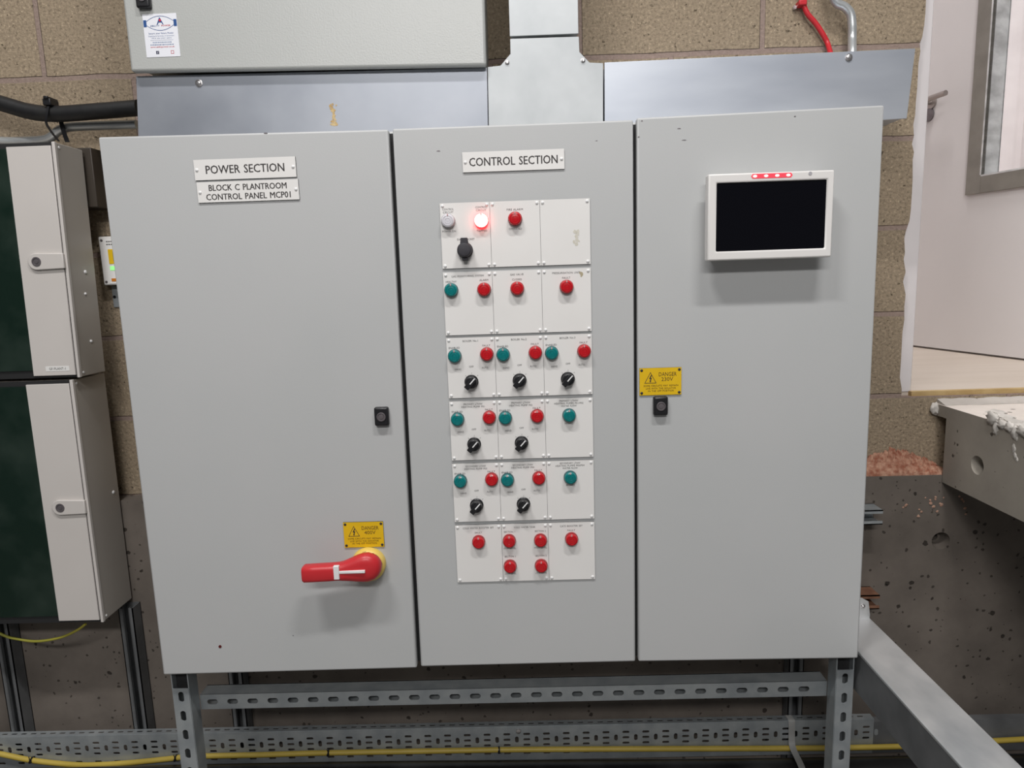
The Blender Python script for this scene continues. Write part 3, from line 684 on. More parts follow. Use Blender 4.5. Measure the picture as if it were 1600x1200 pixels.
# ================================================================ STAND
st = thing('support_stand', (0, 0.05, ZF), 'galvanised slotted strut stand carrying the grey control cabinet', 'stand')
def channel_v(bm, x0, x1, y0, y1, z0, z1, web_top, pitch=0.05, zslot=-0.012):
    """vertical slotted channel, web towards the viewer"""
    zs = []; z = web_top - 0.022
    while z > z0 + 0.03: zs.append(z); z -= pitch
    p = slotted((x0+0.001, x1-0.001, z0, web_top), [((x0+x1)/2, q, 0.0135, 0.027) for q in zs], 0.0025)
    place(p, FRONT); place(p, Matrix.Translation((0, y0+0.00125, 0))); merge(bm, p)
    for xa, xb in ((x0, x0+0.0025), (x1-0.0025, x1)): box(bm, xa, xb, y0+0.002, y1, z0, z1)
    for xa, xb in ((x0+0.0025, x0+0.010), (x1-0.010, x1-0.0025)): box(bm, xa, xb, y1-0.0025, y1, z0, z1)
LX = [at(282, 1080, 0.03).x, at(1321, 1050, 0.03).x]
for lx, wt in ((LX[0], at(282,1076,0.03).z), (LX[1], at(1321,1047,0.03).z)):
    bm = B(); channel_v(bm, lx-0.0208, lx+0.0208, 0.030, 0.072, ZF, 0.0035, wt); obj('leg', bm, M_galv_s, st, recalc=True)
za, zb_ = at(500, 1081, 0.075).z, at(500, 1105, 0.075).z
zc = (za+zb_)/2; hb = 0.0195
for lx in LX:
    bm = B(); box(bm, lx-0.0180, lx+0.0180, 0.050, 0.069, -0.075, 0.002); obj('leg_shade_insert', bm, M_gap, st)  # black insert that paints the shade inside the open leg top
bm = B(); x0, x1 = LX[0]+0.0208, LX[1]-0.0208
n = int((x1-x0-0.06)/0.05)
sl = [(x0+0.030+0.0500*k, zc, 0.0265, 0.0135) for k in range(n+1)]
p = slotted((x0, x1, zc-hb, zc+hb), sl, 0.0025); place(p, FRONT); place(p, Matrix.Translation((0, 0.07625, 0))); merge(bm, p)
box(bm, x0, x1, 0.0765, 0.117, zc+hb-0.0025, zc+hb); box(bm, x0, x1, 0.0765, 0.117, zc-hb, zc-hb+0.0025)
box(bm, x0, x1, 0.1145, 0.117, zc+hb-0.010, zc+hb); box(bm, x0, x1, 0.1145, 0.117, zc-hb, zc-hb+0.010)
obj('crossbar', bm, M_galv_s, st)
bm = B()
for lx in LX: box(bm, lx-0.018, lx+0.018, 0.0705, 0.0765, zc-0.018, zc+0.018)
obj('end_bracket', bm, M_galv_d, st)

# ================================================================ SCREEN
ty = -0.05
def tq(px, py, y=ty): p = at(px, py, y); return (p.x, p.z)
ts = thing('touchscreen', (0.56, 0, 0.903), 'white framed black touchscreen on the right cabinet door with red lights above it', 'screen')
O = [tq(1108,274), tq(1304,263.5), tq(1299,402), tq(1104.5,407)]; I = [tq(1121,286.5), tq(1293.5,279.5), tq(1288.5,388), tq(1118.5,393)]
ox0 = (O[0][0]+O[3][0])/2; ox1 = (O[1][0]+O[2][0])/2; oz1 = (O[0][1]+O[1][1])/2; oz0 = (O[2][1]+O[3][1])/2
ix0 = (I[0][0]+I[3][0])/2; ix1 = (I[1][0]+I[2][0])/2; iz1 = (I[0][1]+I[1][1])/2; iz0 = (I[2][1]+I[3][1])/2
bm = B(); box(bm, ox0+0.012, ox1-0.012, -0.028, 0.0, oz0+0.012, oz1-0.012); obj('screen_housing', bm, M_white, ts, bevel=0.004)
bm = B()
o4 = [(ox0,oz0),(ox1,oz0),(ox1,oz1),(ox0,oz1)]; i4 = [(ix0,iz0),(ix1,iz0),(ix1,iz1),(ix0,iz1)]
rings = []
for pts, y in ((o4, -0.026), (o4, ty), (i4, ty), (i4, ty+0.006)): rings.append([bm.verts.new((p[0], y, p[1])) for p in pts])
for a, c in zip(rings, rings[1:]):
    for k in range(4): bm.faces.new((a[k], a[(k+1) % 4], c[(k+1) % 4], c[k]))
bm.faces.new(list(reversed(rings[0])))
bm.faces.new(rings[-1])
obj('screen_frame', bm, M_white, ts, bevel=0.006, seg=4)
bm = B(); quad(bm, ix0-0.001, ix1+0.001, iz0-0.001, iz1+0.001, ty+0.0035, ty+0.0058); obj('display', bm, M_screen, ts, label='black glossy display')
l0, l1 = tq(1176,275.5), tq(1236,272)
bm = B(); prism(bm, [(l0[0],l0[1]-0.0045),(l1[0],l0[1]-0.0045),(l1[0]+0.003,l0[1]),(l1[0],l0[1]+0.0045),(l0[0],l0[1]+0.0045),(l0[0]-0.003,l0[1])], ty-0.0006, ty+0.001); ls = obj('light_strip', bm, M_ledr, ts)
for k in range(4):
    x = l0[0] + (l1[0]-l0[0])*(0.06+0.29*k); bm = B(); lathe(bm, (x, ty-0.0004, l0[1]), [(0.0034,0),(0.0030,0.0012),(0,0.0016)], 16)
    for v in bm.verts: v.co.x = x + (v.co.x-x)*1.25; v.co.z = l0[1] + (v.co.z-l0[1])*0.75
    obj('led', bm, M_ledw, ls)
sp = tq(1266, 271); bm = B(); cyl(bm, (sp[0], ty+0.0005, sp[1]), 0.0036, 0.0012, seg=18); obj('light_sensor', bm, M_clrb, ts)

# ================================================================ UPPER CABINET
YU = 0.185
up = thing('wall_cabinet', (-0.41, 0.3, 1.375), 'pale grey wall cabinet at the top left with a sticker on its door', 'cabinet')
a, c = at(204, 112, YU), at(760, 102, YU); r_ = at(763, 0, YU); l_ = at(193, 0, YU)
xL, xR = (a.x+l_.x)/2, (c.x+r_.x)/2
bm = B(); prism(bm, [(a.x, a.z), (c.x, c.z), (xR, 1.98), (xL, 1.98)], YU, YU+0.021); obj('cabinet_door', bm, M_grey_up, up, bevel=0.006, seg=3)
bm = B(); prism(bm, [(a.x+0.006, a.z+0.014), (c.x-0.004, c.z+0.020), (xR-0.004, 1.975), (xL+0.006, 1.975)], YU+0.0215, YW-0.002); obj('cabinet_body', bm, M_grey_up, up, bevel=0.003)
lp = at(226, -3, YU); 
b = B(); box(b, lp.x-0.0155, lp.x+0.0155, YU-0.013, YU+0.001, at(226,15,YU).z, at(226,15,YU).z+0.042); lk = obj('door_lock', b, M_black, up, bevel=0.004, seg=3)
b = B(); lathe(b, (lp.x, YU-0.0125, at(226,15,YU).z+0.022), [(0.0098,0),(0.0098,0.0022),(0.0080,0.0025),(0.0075,0.0012),(0,0.0020)], 22); obj('key_insert', b, M_dsteel, lk)
Q = [at(*q, YU) for q in ((222,22.5),(275,20.5),(282.5,88),(230,90))]
sx0 = (Q[0].x+Q[3].x)/2; sx1 = (Q[1].x+Q[2].x)/2; sz1 = (Q[0].z+Q[1].z)/2; sz0 = (Q[2].z+Q[3].z)/2
sw, sh, scx = sx1-sx0, sz1-sz0, (sx0+sx1)/2
bm = B(); quad(bm, sx0, sx1, sz0, sz1, YU-0.0008, YU+0.0005); sk = obj('sticker', bm, M_paper, up, label='white paper sticker with blue and red print')
yy = YU-0.0011
def sz(f): return sz1 - f*sh
bm = B()                                     # logo: lens-shaped outline with end blocks and a letter
n = 18; up_, lo_ = [], []
for k in range(n+1):
    t = -1 + 2*k/n; xx = scx + t*sw*0.40; zz = 0.165*(1-0.72*t*t)*sh
    up_.append((xx, sz(0.22)+zz)); lo_.append((xx, sz(0.22)-zz))
for L_ in (up_, lo_):
    for p, q in zip(L_, L_[1:]): prism(bm, [(p[0],p[1]-0.0005),(q[0],q[1]-0.0005),(q[0],q[1]+0.0005),(p[0],p[1]+0.0005)], yy, yy+0.0004)
for s in (-1, 1): quad(bm, scx+s*sw*0.445-sw*0.045, scx+s*sw*0.445+sw*0.045, sz(0.30), sz(0.14), yy, yy+0.0004)
text(bm, 'A', scx, yy-0.0001, sz(0.17), 0.0155, 0.0150)
text(bm, 'ABILITY', scx-0.0125, yy-0.0001, sz(0.278), 0.021, 0.0035)
text(bm, 'Secure your future Power', scx, yy-0.0001, sz(0.455), 0.057, 0.0042)
obj('blue_print', bm, M_blue, sk)
bm = B(); cyl(bm, (scx+0.0005, yy+0.0002, sz(0.155)), 0.0028, 0.0006, seg=12); text(bm, 'POWER', scx+0.0128, yy-0.0001, sz(0.278), 0.021, 0.0035)
text(bm, 'www.abilitypower.co.uk', scx, yy-0.0001, sz(0.770), 0.055, 0.0042)
ig = (scx+0.0215, sz(0.895))
for dx, dz, w_, h_ in ((-0.003,0,0.0008,0.0065),(0.003,0,0.0008,0.0065),(0,0.003,0.0065,0.0008),(0,-0.003,0.0065,0.0008)): quad(bm, ig[0]+dx-w_/2, ig[0]+dx+w_/2, ig[1]+dz-h_/2, ig[1]+dz+h_/2, yy, yy+0.0004)
obj('red_print', bm, M_pred, sk)
bm = B(); text(bm, 'Supplying & Servicing of Generators', scx, yy-0.0001, sz(0.515), 0.059, 0.0034); text(bm, 'UPS & other power systems', scx, yy-0.0001, sz(0.565), 0.046, 0.0034)
quad(bm, scx-0.026, scx+0.026, sz(0.612), sz(0.608), yy, yy+0.0004)
for f, w_ in ((0.66, 0.042), (0.715, 0.054)):
    x = -w_/2
    while x < w_/2:
        d = 0.0012+0.0022*random.random(); quad(bm, scx+x, scx+x+d, sz(f+0.012), sz(f-0.012), yy, yy+0.0004); x += d+0.0012
obj('pale_print', bm, M_pblue, sk)
bm = B(); fxx = scx-0.0125; quad(bm, fxx-0.0033, fxx+0.0033, sz(0.895)-0.0033, sz(0.895)+0.0033, yy, yy+0.0004); fb = obj('icon_square', bm, pm('navy_print', (0.01,0.012,0.05), rough=0.4), sk)
bm = B(); text(bm, 'f', fxx+0.0006, yy-0.0002, sz(0.90), 0.0026, 0.0050); ob = obj('icon_letter', bm, M_paper, sk)

# ================================================================ CABLE TRUNKING
YT = 0.208
def washer(parent, px, py, y, r=0.0085):
    p = at(px, py, y); b = B(); lathe(b, (p.x, y, p.z), [(r,0),(r,0.0015),(r*0.72,0.0018),(r*0.66,0.0045),(r*0.45,0.0055),(r*0.15,0.0055),(r*0.15,0.0040),(0,0.0040)], 18); obj('screw', b, M_steel, parent)
def trunk(px_poly, lid_y, body, label, mat, screws=(), group=None):
    P = [at(x, y, lid_y) for x, y in px_poly]; pts = [(p.x, p.z) for p in P]
    cx = sum(p[0] for p in pts)/len(pts); zmin = min(p[1] for p in pts)
    t = thing('cable_trunking', (cx, 0.32, zmin), label, 'trunking', group)
    b = B(); prism(b, pts, lid_y, lid_y+0.006); obj('lid', b, mat, t, bevel=0.0008)
    b = B(); prism(b, body(pts), lid_y+0.0062, YW-0.001); obj('trunking_body', b, mat, t)
    for s in screws: washer(t, s[0], s[1], lid_y)
    return t
inset = lambda pts: [(p[0]+(0.003 if p[0] < sum(q[0] for q in pts)/len(pts) else -0.003), p[1]+(0.003 if p[1] < sum(q[1] for q in pts)/len(pts) else -0.003)) for p in pts]
tl = trunk([(212.5,119),(761,105.5),(763,215),(216.5,226)], YT, inset, 'long bluish galvanised trunking below the upper left cabinet', M_galv, ((311,130),), 'galvanised trunking lengths')
b = B(); p = at(521.5, 180, YT)
splat(b, p.x, YT-0.0004, p.z, 0.016, 0.05, 55, 9); obj('glue_smear', b, M_stain, tl)
b = B()
for x in (457, 482, 580): p = at(x, 130, YT); q = at(x+2, 200, YT); 
trunk([(1430.5,75.5),(1417,185),(1380,187.5),(944.5,215),(944.5,97.5)], YT, inset, 'galvanised trunking behind the right door with its open end by the doorway', M_galv_lit, ((1326,90),), 'galvanised trunking lengths')
TEE = [(763.5,200),(762,104.5),(782,102.5),(797.5,84),(797,60.5),(904.5,57),(905.5,81),(921,97.5),(942.5,98.5),(942.5,200)]
tt = trunk(TEE, YT-0.004, lambda pts: [(pts[0][0]+0.002, pts[0][1]+0.01), (pts[1][0]+0.002, pts[1][1]-0.003), (pts[3][0]+0.012, pts[1][1]-0.003), (pts[4][0]+0.006, pts[4][1]-0.003), (pts[5][0]-0.006, pts[5][1]-0.003), (pts[6][0]-0.012, pts[8][1]-0.003), (pts[8][0]-0.002, pts[8][1]-0.003), (pts[9][0]-0.002, pts[9][1]+0.01)],
           'bright galvanised tee piece with chamfered shoulders above the centre door', M_galv_t, group='galvanised trunking lengths')
for s in ((792.5,97.5),(911,94.5)): washer(tt, s[0], s[1], YT-0.004, 0.0052)
P = [at(796.5, 59, YT-0.001), at(904, 56, YT-0.001)]
bm = B(); t = thing('cable_trunking', (0.13, 0.33, P[0].z), 'bright galvanised riser trunking running up from the tee piece', 'trunking', 'galvanised trunking lengths')
zt0 = P[0].z + 0.003
quad(bm, P[0].x, P[1].x, zt0, 2.6, YT-0.001, YT+0.005); obj('lid', bm, M_galv_t, t, bevel=0.0008)
bm = B(); quad(bm, P[0].x+0.003, P[1].x-0.003, zt0+0.001, 2.6, YT+0.0052, YW-0.001); obj('trunking_body', bm, M_galv_t, t)
# trunking running out from the wall beside the cabinet
bm = B(); t = thing('cable_trunking', (0.87, -0.2, -0.1), 'scuffed galvanised trunking running out from the wall at lower right', 'trunking')
box(bm, 0.820, 0.921, -1.0, 0.262, -0.104, -0.0062); obj('trunking_body', bm, M_galv_d, t, bevel=0.001)  # darker metal than the lid, shade of the side put into its colour
bm = B(); prism(bm, [(0.8185, -0.007), (0.9225, -0.007), (0.9225, 0), (0.8185, 0)], -1.0, 0.19)
obj('lid', bm, M_galv_r, t, bevel=0.0015)
bm = B(); box(bm, 0.838, 0.903, 0.262, YC-0.001, -0.085, -0.02); obj('coupling', bm, M_galv_d, t)
bm = B(); q = at(1349, 950, 0.2)
prism(bm, [(0.835, -0.001), (0.9225, -0.001), (0.9225, 0.010), (0.917, 0.045), (0.90, 0.055), (0.835, 0.055)], 0.180, 0.184); obj('end_bracket', bm, M_galv_r, t, bevel=0.001)
washer(t, 1348, 947, 0.180, 0.006)
for x_ in (0.83, 0.905):
    bm = B(); box(bm, x_-0.004, x_+0.010, -0.92, -0.90, ZF, -0.104); obj('foot_post', bm, M_galv_d, t)

# ================================================================ DISTRIBUTION BOARDS
YD = 0.24
def board(label, fr_t, fr_b, xs_t, xs_b, xw_t, xw_b, zlatch, dots, tape, YDB):
    """fr: front right corner top / bottom; xs: split between window and strip; xw: strip's right end (px)"""
    A, Bq = at(*fr_t, YD), at(*fr_b, YD); zt, zb = A.z, Bq.z
    S, Sb = at(*xs_t, YD), at(*xs_b, YD)
    sl = (A.x-Bq.x)/(zt-zb)                     # the board hangs a little out of plumb
    X = lambda x, z: x + sl*(z-zt)              # x given at the top edge
    xr = A.x; xs = ((S.x - sl*(S.z-zt)) + (Sb.x - sl*(Sb.z-zt)))/2; xl = xr - 0.44
    t = thing('distribution_board', ((xr+xl)/2, YDB, zb), label, 'electrical board', 'distribution boards')
    def qd(bm, x0, x1, z0, z1, y0, y1, mi=0): prism(bm, [(X(x0,z0),z0),(X(x1,z0),z0),(X(x1,z1),z1),(X(x0,z1),z1)], y0, y1, mi)
    bm = B(); qd(bm, xl, xr, zb, zt, YD+0.006, YDB); obj('case', bm, M_boards, t, bevel=0.0015)
    bm = B(); qd(bm, xr-0.006, xr+0.0015, zb-0.001, zt+0.001, YD-0.003, YD+0.006); obj('edge_bead', bm, M_board, t, bevel=0.001)
    bm = B(); qd(bm, xl, xr-0.006, zb+0.0, zt, YD+0.0005, YD+0.006); obj('door_recess', bm, M_gap, t)
    bm = B(); qd(bm, xs, xr-0.0085, zb+0.006, zt-0.008, YD-0.004, YD+0.001); st_ = obj('cover_strip', bm, M_board, t, bevel=0.001)
    bm = B(); qd(bm, xl+0.02, xs, zb+0.022, zt-0.016, YD-0.0005, YD+0.0006, 0)
    for (x0, x1, z0, z1) in ((xs-0.16, xs-0.045, zt-0.27, zt-0.13), (xs-0.16, xs-0.042, zt-0.405, zt-0.34)):
        for e in ((x0,x1,z0,z0+0.003),(x0,x1,z1-0.003,z1),(x0,x0+0.003,z0,z1),(x1-0.003,x1,z0,z1)): qd(bm, *e, YD-0.0022, YD-0.0005)
    obj('inner_plate', bm, M_greenin, t)
    bm = B(); qd(bm, xl+0.01, xs+0.001, zb+0.020, zt-0.012, YD-0.0036, YD-0.0026); obj('smoked_window', bm, M_smoked, t)
    # latch
    l = at(*zlatch, YD-0.008); lx = l.x; lz = l.z; x1 = X(xr, lz)-0.003; rr = 0.0205
    pts = [(lx + rr*math.cos(a), lz + rr*math.sin(a)) for a in [math.pi/2 + math.pi*k/12 for k in range(13)]] + [(x1, lz-rr*0.9), (x1, lz+rr*0.9)]
    bm = B(); prism(bm, pts, YD-0.011, YD-0.0035); lt = obj('latch', bm, M_board, t, bevel=0.002)
    bm = B(); lathe(bm, (lx+0.002, YD-0.0105, lz), [(0.0115,0),(0.0115,0.0018),(0.0085,0.002),(0.0080,0.0006),(0.005,0.0006),(0.0045,0.0018),(0,0.0018)], 20); obj('lock_barrel', bm, M_dsteel, lt)
    for p_, r in dots:
        q = atx(*p_, X(xr, at(*p_, 0.28).z)); bm = B(); lathe(bm, (X(xr, q.z)-0.0005, min(q.y, YDB-0.010), q.z), [(r,0),(r,0.002),(r*0.6,0.004),(0,0.0045)], 12, (1,0,0)); obj('screw', bm, M_cap, t)
    for z in (zt-0.010, zb+0.010):
        bm = B(); lathe(bm, (X(xr, z), YD+0.014, z), [(0.0035,0),(0.003,0.0016),(0,0.002)], 10, (1,0,0)); obj('screw', bm, M_cap, t)
    if tape:
        q = at(90, 576, YD-0.004); bm = B(); quad(bm, q.x-0.030, q.x+0.030, q.z-0.0062, q.z+0.0062, YD-0.0046, YD-0.0038); tp = obj('label_tape', bm, M_label, t)
        bm = B(); text(bm, 'GF-PLANT-1', q.x, YD-0.0048, q.z, 0.042, 0.0062); obj('lettering', bm, M_ink, tp)
board('off-white upper electrical board at left with dark green window and label tape', (85,222), (125.5,589), (10,227), (54.5,586), None, None, (57,409), (((133,425),0.005),((133,459),0.0035),((142,533),0.004)), True, 0.345)
board('off-white lower electrical board at left with plain dark green window', (113,594), (162,971), (41,600), (95,977), None, None, (94,793), (((177,769),0.005),), False, 0.374)
# dark casing behind the upper board
bm = B(); Q = [at(122,226,YC), at(150,233,YC), at(163,325,YC), at(134,318,YC)]
dk = thing('dark_casing', (Q[2].x-0.05, YC, Q[3].z), 'dark brown ribbed casing on the wall behind the upper electrical board', 'casing')
x1 = (Q[1].x+Q[2].x)/2; z0, z1 = Q[2].z, Q[1].z
box(bm, x1-0.16, x1, YC-0.025, YW-0.001, z0, z1); obj('casing_body', bm, M_wood, dk, bevel=0.002)
bm = B(); box(bm, x1-0.036, x1-0.031, YC-0.030, YC-0.0245, z0+0.002, z1-0.002); obj('rib', bm, M_wood, dk, bevel=0.001)
# small wall unit half hidden by the cabinet
YE = 0.40
Q = [at(152,370,YE), at(163,446,YE)]
ex = (Q[0].x+Q[1].x)/2; ez1, ez0 = Q[0].z, Q[1].z
wu = thing('wall_controller', (ex+0.05, YW, ez0), 'small white wall unit with yellow display peeping out behind the left cabinet edge', 'controller')
bm = B(); box(bm, ex, ex+0.11, YE, YW-0.0005, ez0, ez1); obj('unit_case', bm, M_white, wu, bevel=0.003)
bm = B(); quad(bm, ex+0.017, ex+0.10, ez0+0.004, ez1-0.008, YE-0.0008, YE+0.001); fa = obj('face_label', bm, M_label, wu)
bm = B(); quad(bm, ex+0.023, ex+0.09, ez1-0.073, ez1-0.034, YE-0.0016, YE); obj('yellow_panel', bm, M_yel, fa, bevel=0.0005)
bm = B(); quad(bm, ex+0.036, ex+0.08, ez1-0.066, ez1-0.041, YE-0.0022, YE); obj('green_display', bm, M_olive, fa)
bm = B(); quad(bm, ex+0.024, ex+0.05, ez1-0.090, ez1-0.079, YE-0.0016, YE); obj('green_light', bm, M_lcdg, fa)
bm = B(); quad(bm, ex+0.024, ex+0.05, ez0+0.010, ez0+0.018, YE-0.0016, YE); obj('orange_mark', bm, M_orange, fa)
bm = B()
for z in (ez1-0.0135, ez1-0.021):
    for k in range(5): quad(bm, ex+0.021+0.006*k, ex+0.0255+0.006*k, z-0.0012, z+0.0012, YE-0.0014, YE)
obj('print', bm, M_ink2, fa)
for z in (ez1-0.010, ez0+0.009): bm = B(); cyl(bm, (ex+0.0085, YE+0.0005, z), 0.0035, 0.0012, seg=12); obj('screw', bm, M_dsteel, wu)
Q = [at(174,447,YW-0.004), at(177,480,YW-0.004)]
bm = B(); quad(bm, Q[0].x, Q[0].x+0.08, Q[1].z, Q[0].z, YW-0.004, YW); mb = obj('fixing_plate', bm, M_galv_s, None, label='grey metal fixing plate on the wall just below the small white unit', cat='bracket')
q = at(179, 464, YW-0.004); bm = B(); cyl(bm, (q.x, YW-0.0035, q.z), 0.0042, 0.0012, seg=14); obj('screw', bm, M_black, mb, org=None)

# ================================================================ STRUT UPRIGHTS AND BRACKETS
def upright(cx, z0, z1, y0, y1, label):
    bm = B(); h = 0.0205
    box(bm, cx-h, cx-h+0.0025, y0, y1, z0, z1); box(bm, cx+h-0.0025, cx+h, y0, y1, z0, z1); box(bm, cx-h, cx+h, y1-0.0025, y1, z0, z1)
    for s in (-1, 1): box(bm, cx+s*(h-0.005)-0.005, cx+s*(h-0.005)+0.005, y0, y0+0.0025, z0, z1); box(bm, cx+s*(h-0.0105)-0.001, cx+s*(h-0.0105)+0.001, y0, y0+0.009, z0, z1)
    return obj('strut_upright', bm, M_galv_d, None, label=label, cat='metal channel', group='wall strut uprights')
UY = YC - 0.041
UTOP = -0.004
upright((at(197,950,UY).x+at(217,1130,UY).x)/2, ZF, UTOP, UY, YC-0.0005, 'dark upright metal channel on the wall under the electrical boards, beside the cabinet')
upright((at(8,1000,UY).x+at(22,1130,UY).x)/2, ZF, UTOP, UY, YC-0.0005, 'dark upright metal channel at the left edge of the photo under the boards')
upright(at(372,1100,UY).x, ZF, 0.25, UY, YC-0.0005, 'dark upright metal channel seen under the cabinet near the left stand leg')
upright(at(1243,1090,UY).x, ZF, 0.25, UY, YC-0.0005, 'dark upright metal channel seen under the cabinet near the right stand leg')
def stub(px, py, w, m, label, hgt=0.041):
    y0 = YC-0.055; p = at(px, py, y0); bm = B(); x1 = p.x; z1 = p.z
    box(bm, x1-w, x1, y0, YC-0.0005, z1-0.003, z1); box(bm, x1-w, x1, y0, YC-0.0005, z1-hgt, z1-hgt+0.003); box(bm, x1-w, x1, YC-0.004, YC-0.0005, z1-hgt, z1)
    for a in (z1-0.010, z1-hgt): box(bm, x1-w, x1, y0, y0+0.0025, a, a+0.010)
    return obj('wall_bracket', bm, m, None, label=label, cat='bracket', group='channel brackets right of the cabinet')
stub(1380, 797, 0.10, M_galv_s, 'grey channel bracket end beside the right cabinet edge, the upper one')
stub(1375, 930, 0.10, M_rust, 'rusty channel bracket end beside the right cabinet edge, the lower one')

# ================================================================ CABLE TRAY, PIPES AND CABLES BELOW
YTR = 0.315
zt = -0.379; zb = -0.486
tr = thing('cable_tray', (0, YTR, zb), 'perforated galvanised cable tray on edge along the bottom of the wall', 'cable tray')
ref = at(1009, 1147, YTR); holes = []
pt = 0.0567
xs_ = ref.x - pt*40
k = 0
while xs_ + pt*k < 1.02:
    x = xs_ + pt*k; k += 1
    if x < -1.9: continue
    for dz in (0.025, 0.042, 0.059, 0.085): holes.append((x, zt-dz, 0.0200, 0.0072))
    holes.append((x+pt/2, zt-0.042, 0.0105, 0.0190))
p = slotted((-2.0, 1.02, zb, zt-0.001), holes, 0.0016); bm = B(); place(p, FRONT); place(p, Matrix.Translation((0, YTR, 0))); merge(bm, p)
obj('tray_face', bm, M_galv_s, tr)
p = slotted((-2.0, 1.02, YTR, YTR+0.0225), [(xs_+0.0284*k+0.01, YTR+0.012, 0.017, 0.006) for k in range(150) if -1.9 < xs_+0.0284*k+0.01 < 1.0], 0.0016); place(p, Matrix.Translation((0, 0, zt-0.0008)))
obj('tray_flange', p, M_galv_s, tr)
bm = B(); box(bm, 1.02, 2.4, YTR, YTR+0.0012, zb, zt-0.012); box(bm, 1.02, 2.4, YTR, YTR+0.0225, zt-0.012, zt-0.010)
obj('plain_tray_end', bm, M_galv_d, tr)
b = B()
q = at(810, 1142, YTR); lathe(b, (q.x, YTR-0.0008, q.z), [(0.008,0),(0.007,0.003),(0.004,0.004),(0,0.004)], 14); obj('screw', b, M_steel, tr)
def cable(name, pts, r, m, label, cat, seg=14, n=8, group=None):
    b = B(); tube(b, pts, r, seg, n); return obj(name, b, m, None, label=label, cat=cat, group=group)
YY = 0.3055
ypts = [(-60,1168),(0,1178),(50,1188),(110,1194.5),(150,1195),(200,1192),(260,1186),(300,1182),(400,1179.5),(500,1176.5),(640,1174),(780,1171.5),(900,1170.5),(1000,1170),(1150,1169.5),(1310,1168.5),(1445,1165),(1530,1159),(1600,1155),(1680,1150)]
cable('yellow_cable', [at(x, y, YY) for x, y in ypts], 0.0075, M_ycab, 'yellow cable tied along the lower edge of the tray', 'cable')
def tie(px, py, r, label, m=M_black, Y=YY, tail=True, name='cable_tie', w=0.004):
    c = at(px, py, Y); b = B(); n = 20; a0 = []
    rin, rout = r+0.0003, r+0.0016
    for rr in (rin, rout): a0.append([(rr*math.cos(2*math.pi*k/n), rr*math.sin(2*math.pi*k/n)) for k in range(n)])
    vs = [[b.verts.new((c.x+s*w/2, c.y+p[0], c.z+p[1])) for p in ring] for ring in a0 for s in (-1, 1)]
    for i in range(n):
        j = (i+1) % n
        for u, v in ((2,3),(1,0),(0,2),(3,1)): b.faces.new((vs[u][i], vs[u][j], vs[v][j], vs[v][i]))
    box(b, c.x-0.003, c.x+0.003, c.y-rout-0.004, c.y-rout+0.001, c.z-0.003, c.z+0.003)
    if tail: tube(b, [(c.x, c.y-rout-0.002, c.z), (c.x+0.001, c.y-rout-0.003, c.z+0.012), (c.x-0.002, c.y-rout-0.001, c.z+0.018)], 0.0012, 6, 4)
    return obj(name, b, m, None, label=label, cat='cable tie', group='black ties on the yellow cable')
tie(51, 1187, 0.0075, 'black tie on the yellow cable at the far left of the tray')
tie(276, 1184, 0.0075, 'black tie on the yellow cable just left of the left stand leg')
tie(514, 1176, 0.0075, 'black tie on the yellow cable between the left stand leg and the tray middle')
tie(780, 1171.5, 0.0075, 'black tie on the yellow cable at the middle of the tray, above the black pipe')
YP = 0.26
pr_ = 0.045; zl_, zm_, zr_ = (at(px, py, YP+0.61*pr_).z - 0.79*pr_ for px, py in ((300,1194),(800,1187),(1300,1182)))
cable('black_pipe', [(-2.0, YP, zl_-0.004), (-0.7, YP, zl_), (0.0, YP, zm_), (0.75, YP, zr_), (2.3, YP, zr_-0.004)], pr_, M_pipe, 'thick black wrapped pipe along the bottom edge of the photo', 'pipe', 24)
# white strap over tray and pipe
P = [at(1232,1122,YTR-0.004), at(1243,1132,YTR-0.003), at(1236,1150,YTR-0.003), at(1238,1166,YY-0.011)]
def strap(pts, w, t, m, label, name, cat):
    b = B(); path = smooth_path(pts, 6); prev = None
    for p in path:
        r = [b.verts.new((p.x-w/2, p.y, p.z)), b.verts.new((p.x+w/2, p.y, p.z)), b.verts.new((p.x+w/2, p.y+t, p.z)), b.verts.new((p.x-w/2, p.y+t, p.z))]
        if prev:
            for i in range(4): b.faces.new((prev[i], prev[(i+1) % 4], r[(i+1) % 4], r[i]))
        else: b.faces.new(list(reversed(r)))
        prev = r
    b.faces.new(prev); return obj(name, b, m, None, label=label, cat=cat)
sx = at(1236,1150,YTR).x
strap([(sx-0.002, YTR+0.02, zt+0.0015), (sx, YTR+0.001, zt+0.0005), (sx, YTR-0.0030, zt-0.01), (sx+0.001, YTR-0.0035, zt-0.05), (sx-0.001, YY-0.0095, -0.452), (sx-0.007, YP-0.046, -0.455), (sx-0.008, YP-0.050, -0.49)], 0.018, 0.0012, pm('grey_strap', (0.34,0.34,0.33), rough=0.6), 'pale strap hanging over tray, yellow cable and pipe near the right stand leg', 'strap', 'strap')
# green and yellow loops under the lower board
cable('earth_cable', [at(x, y, 0.27) for x, y in ((-60,955),(0,990),(30,999),(60,1002),(95,996),(120,985),(134,975))], 0.0035, M_gy, 'green and yellow cable looping just under the lower electrical board', 'cable')

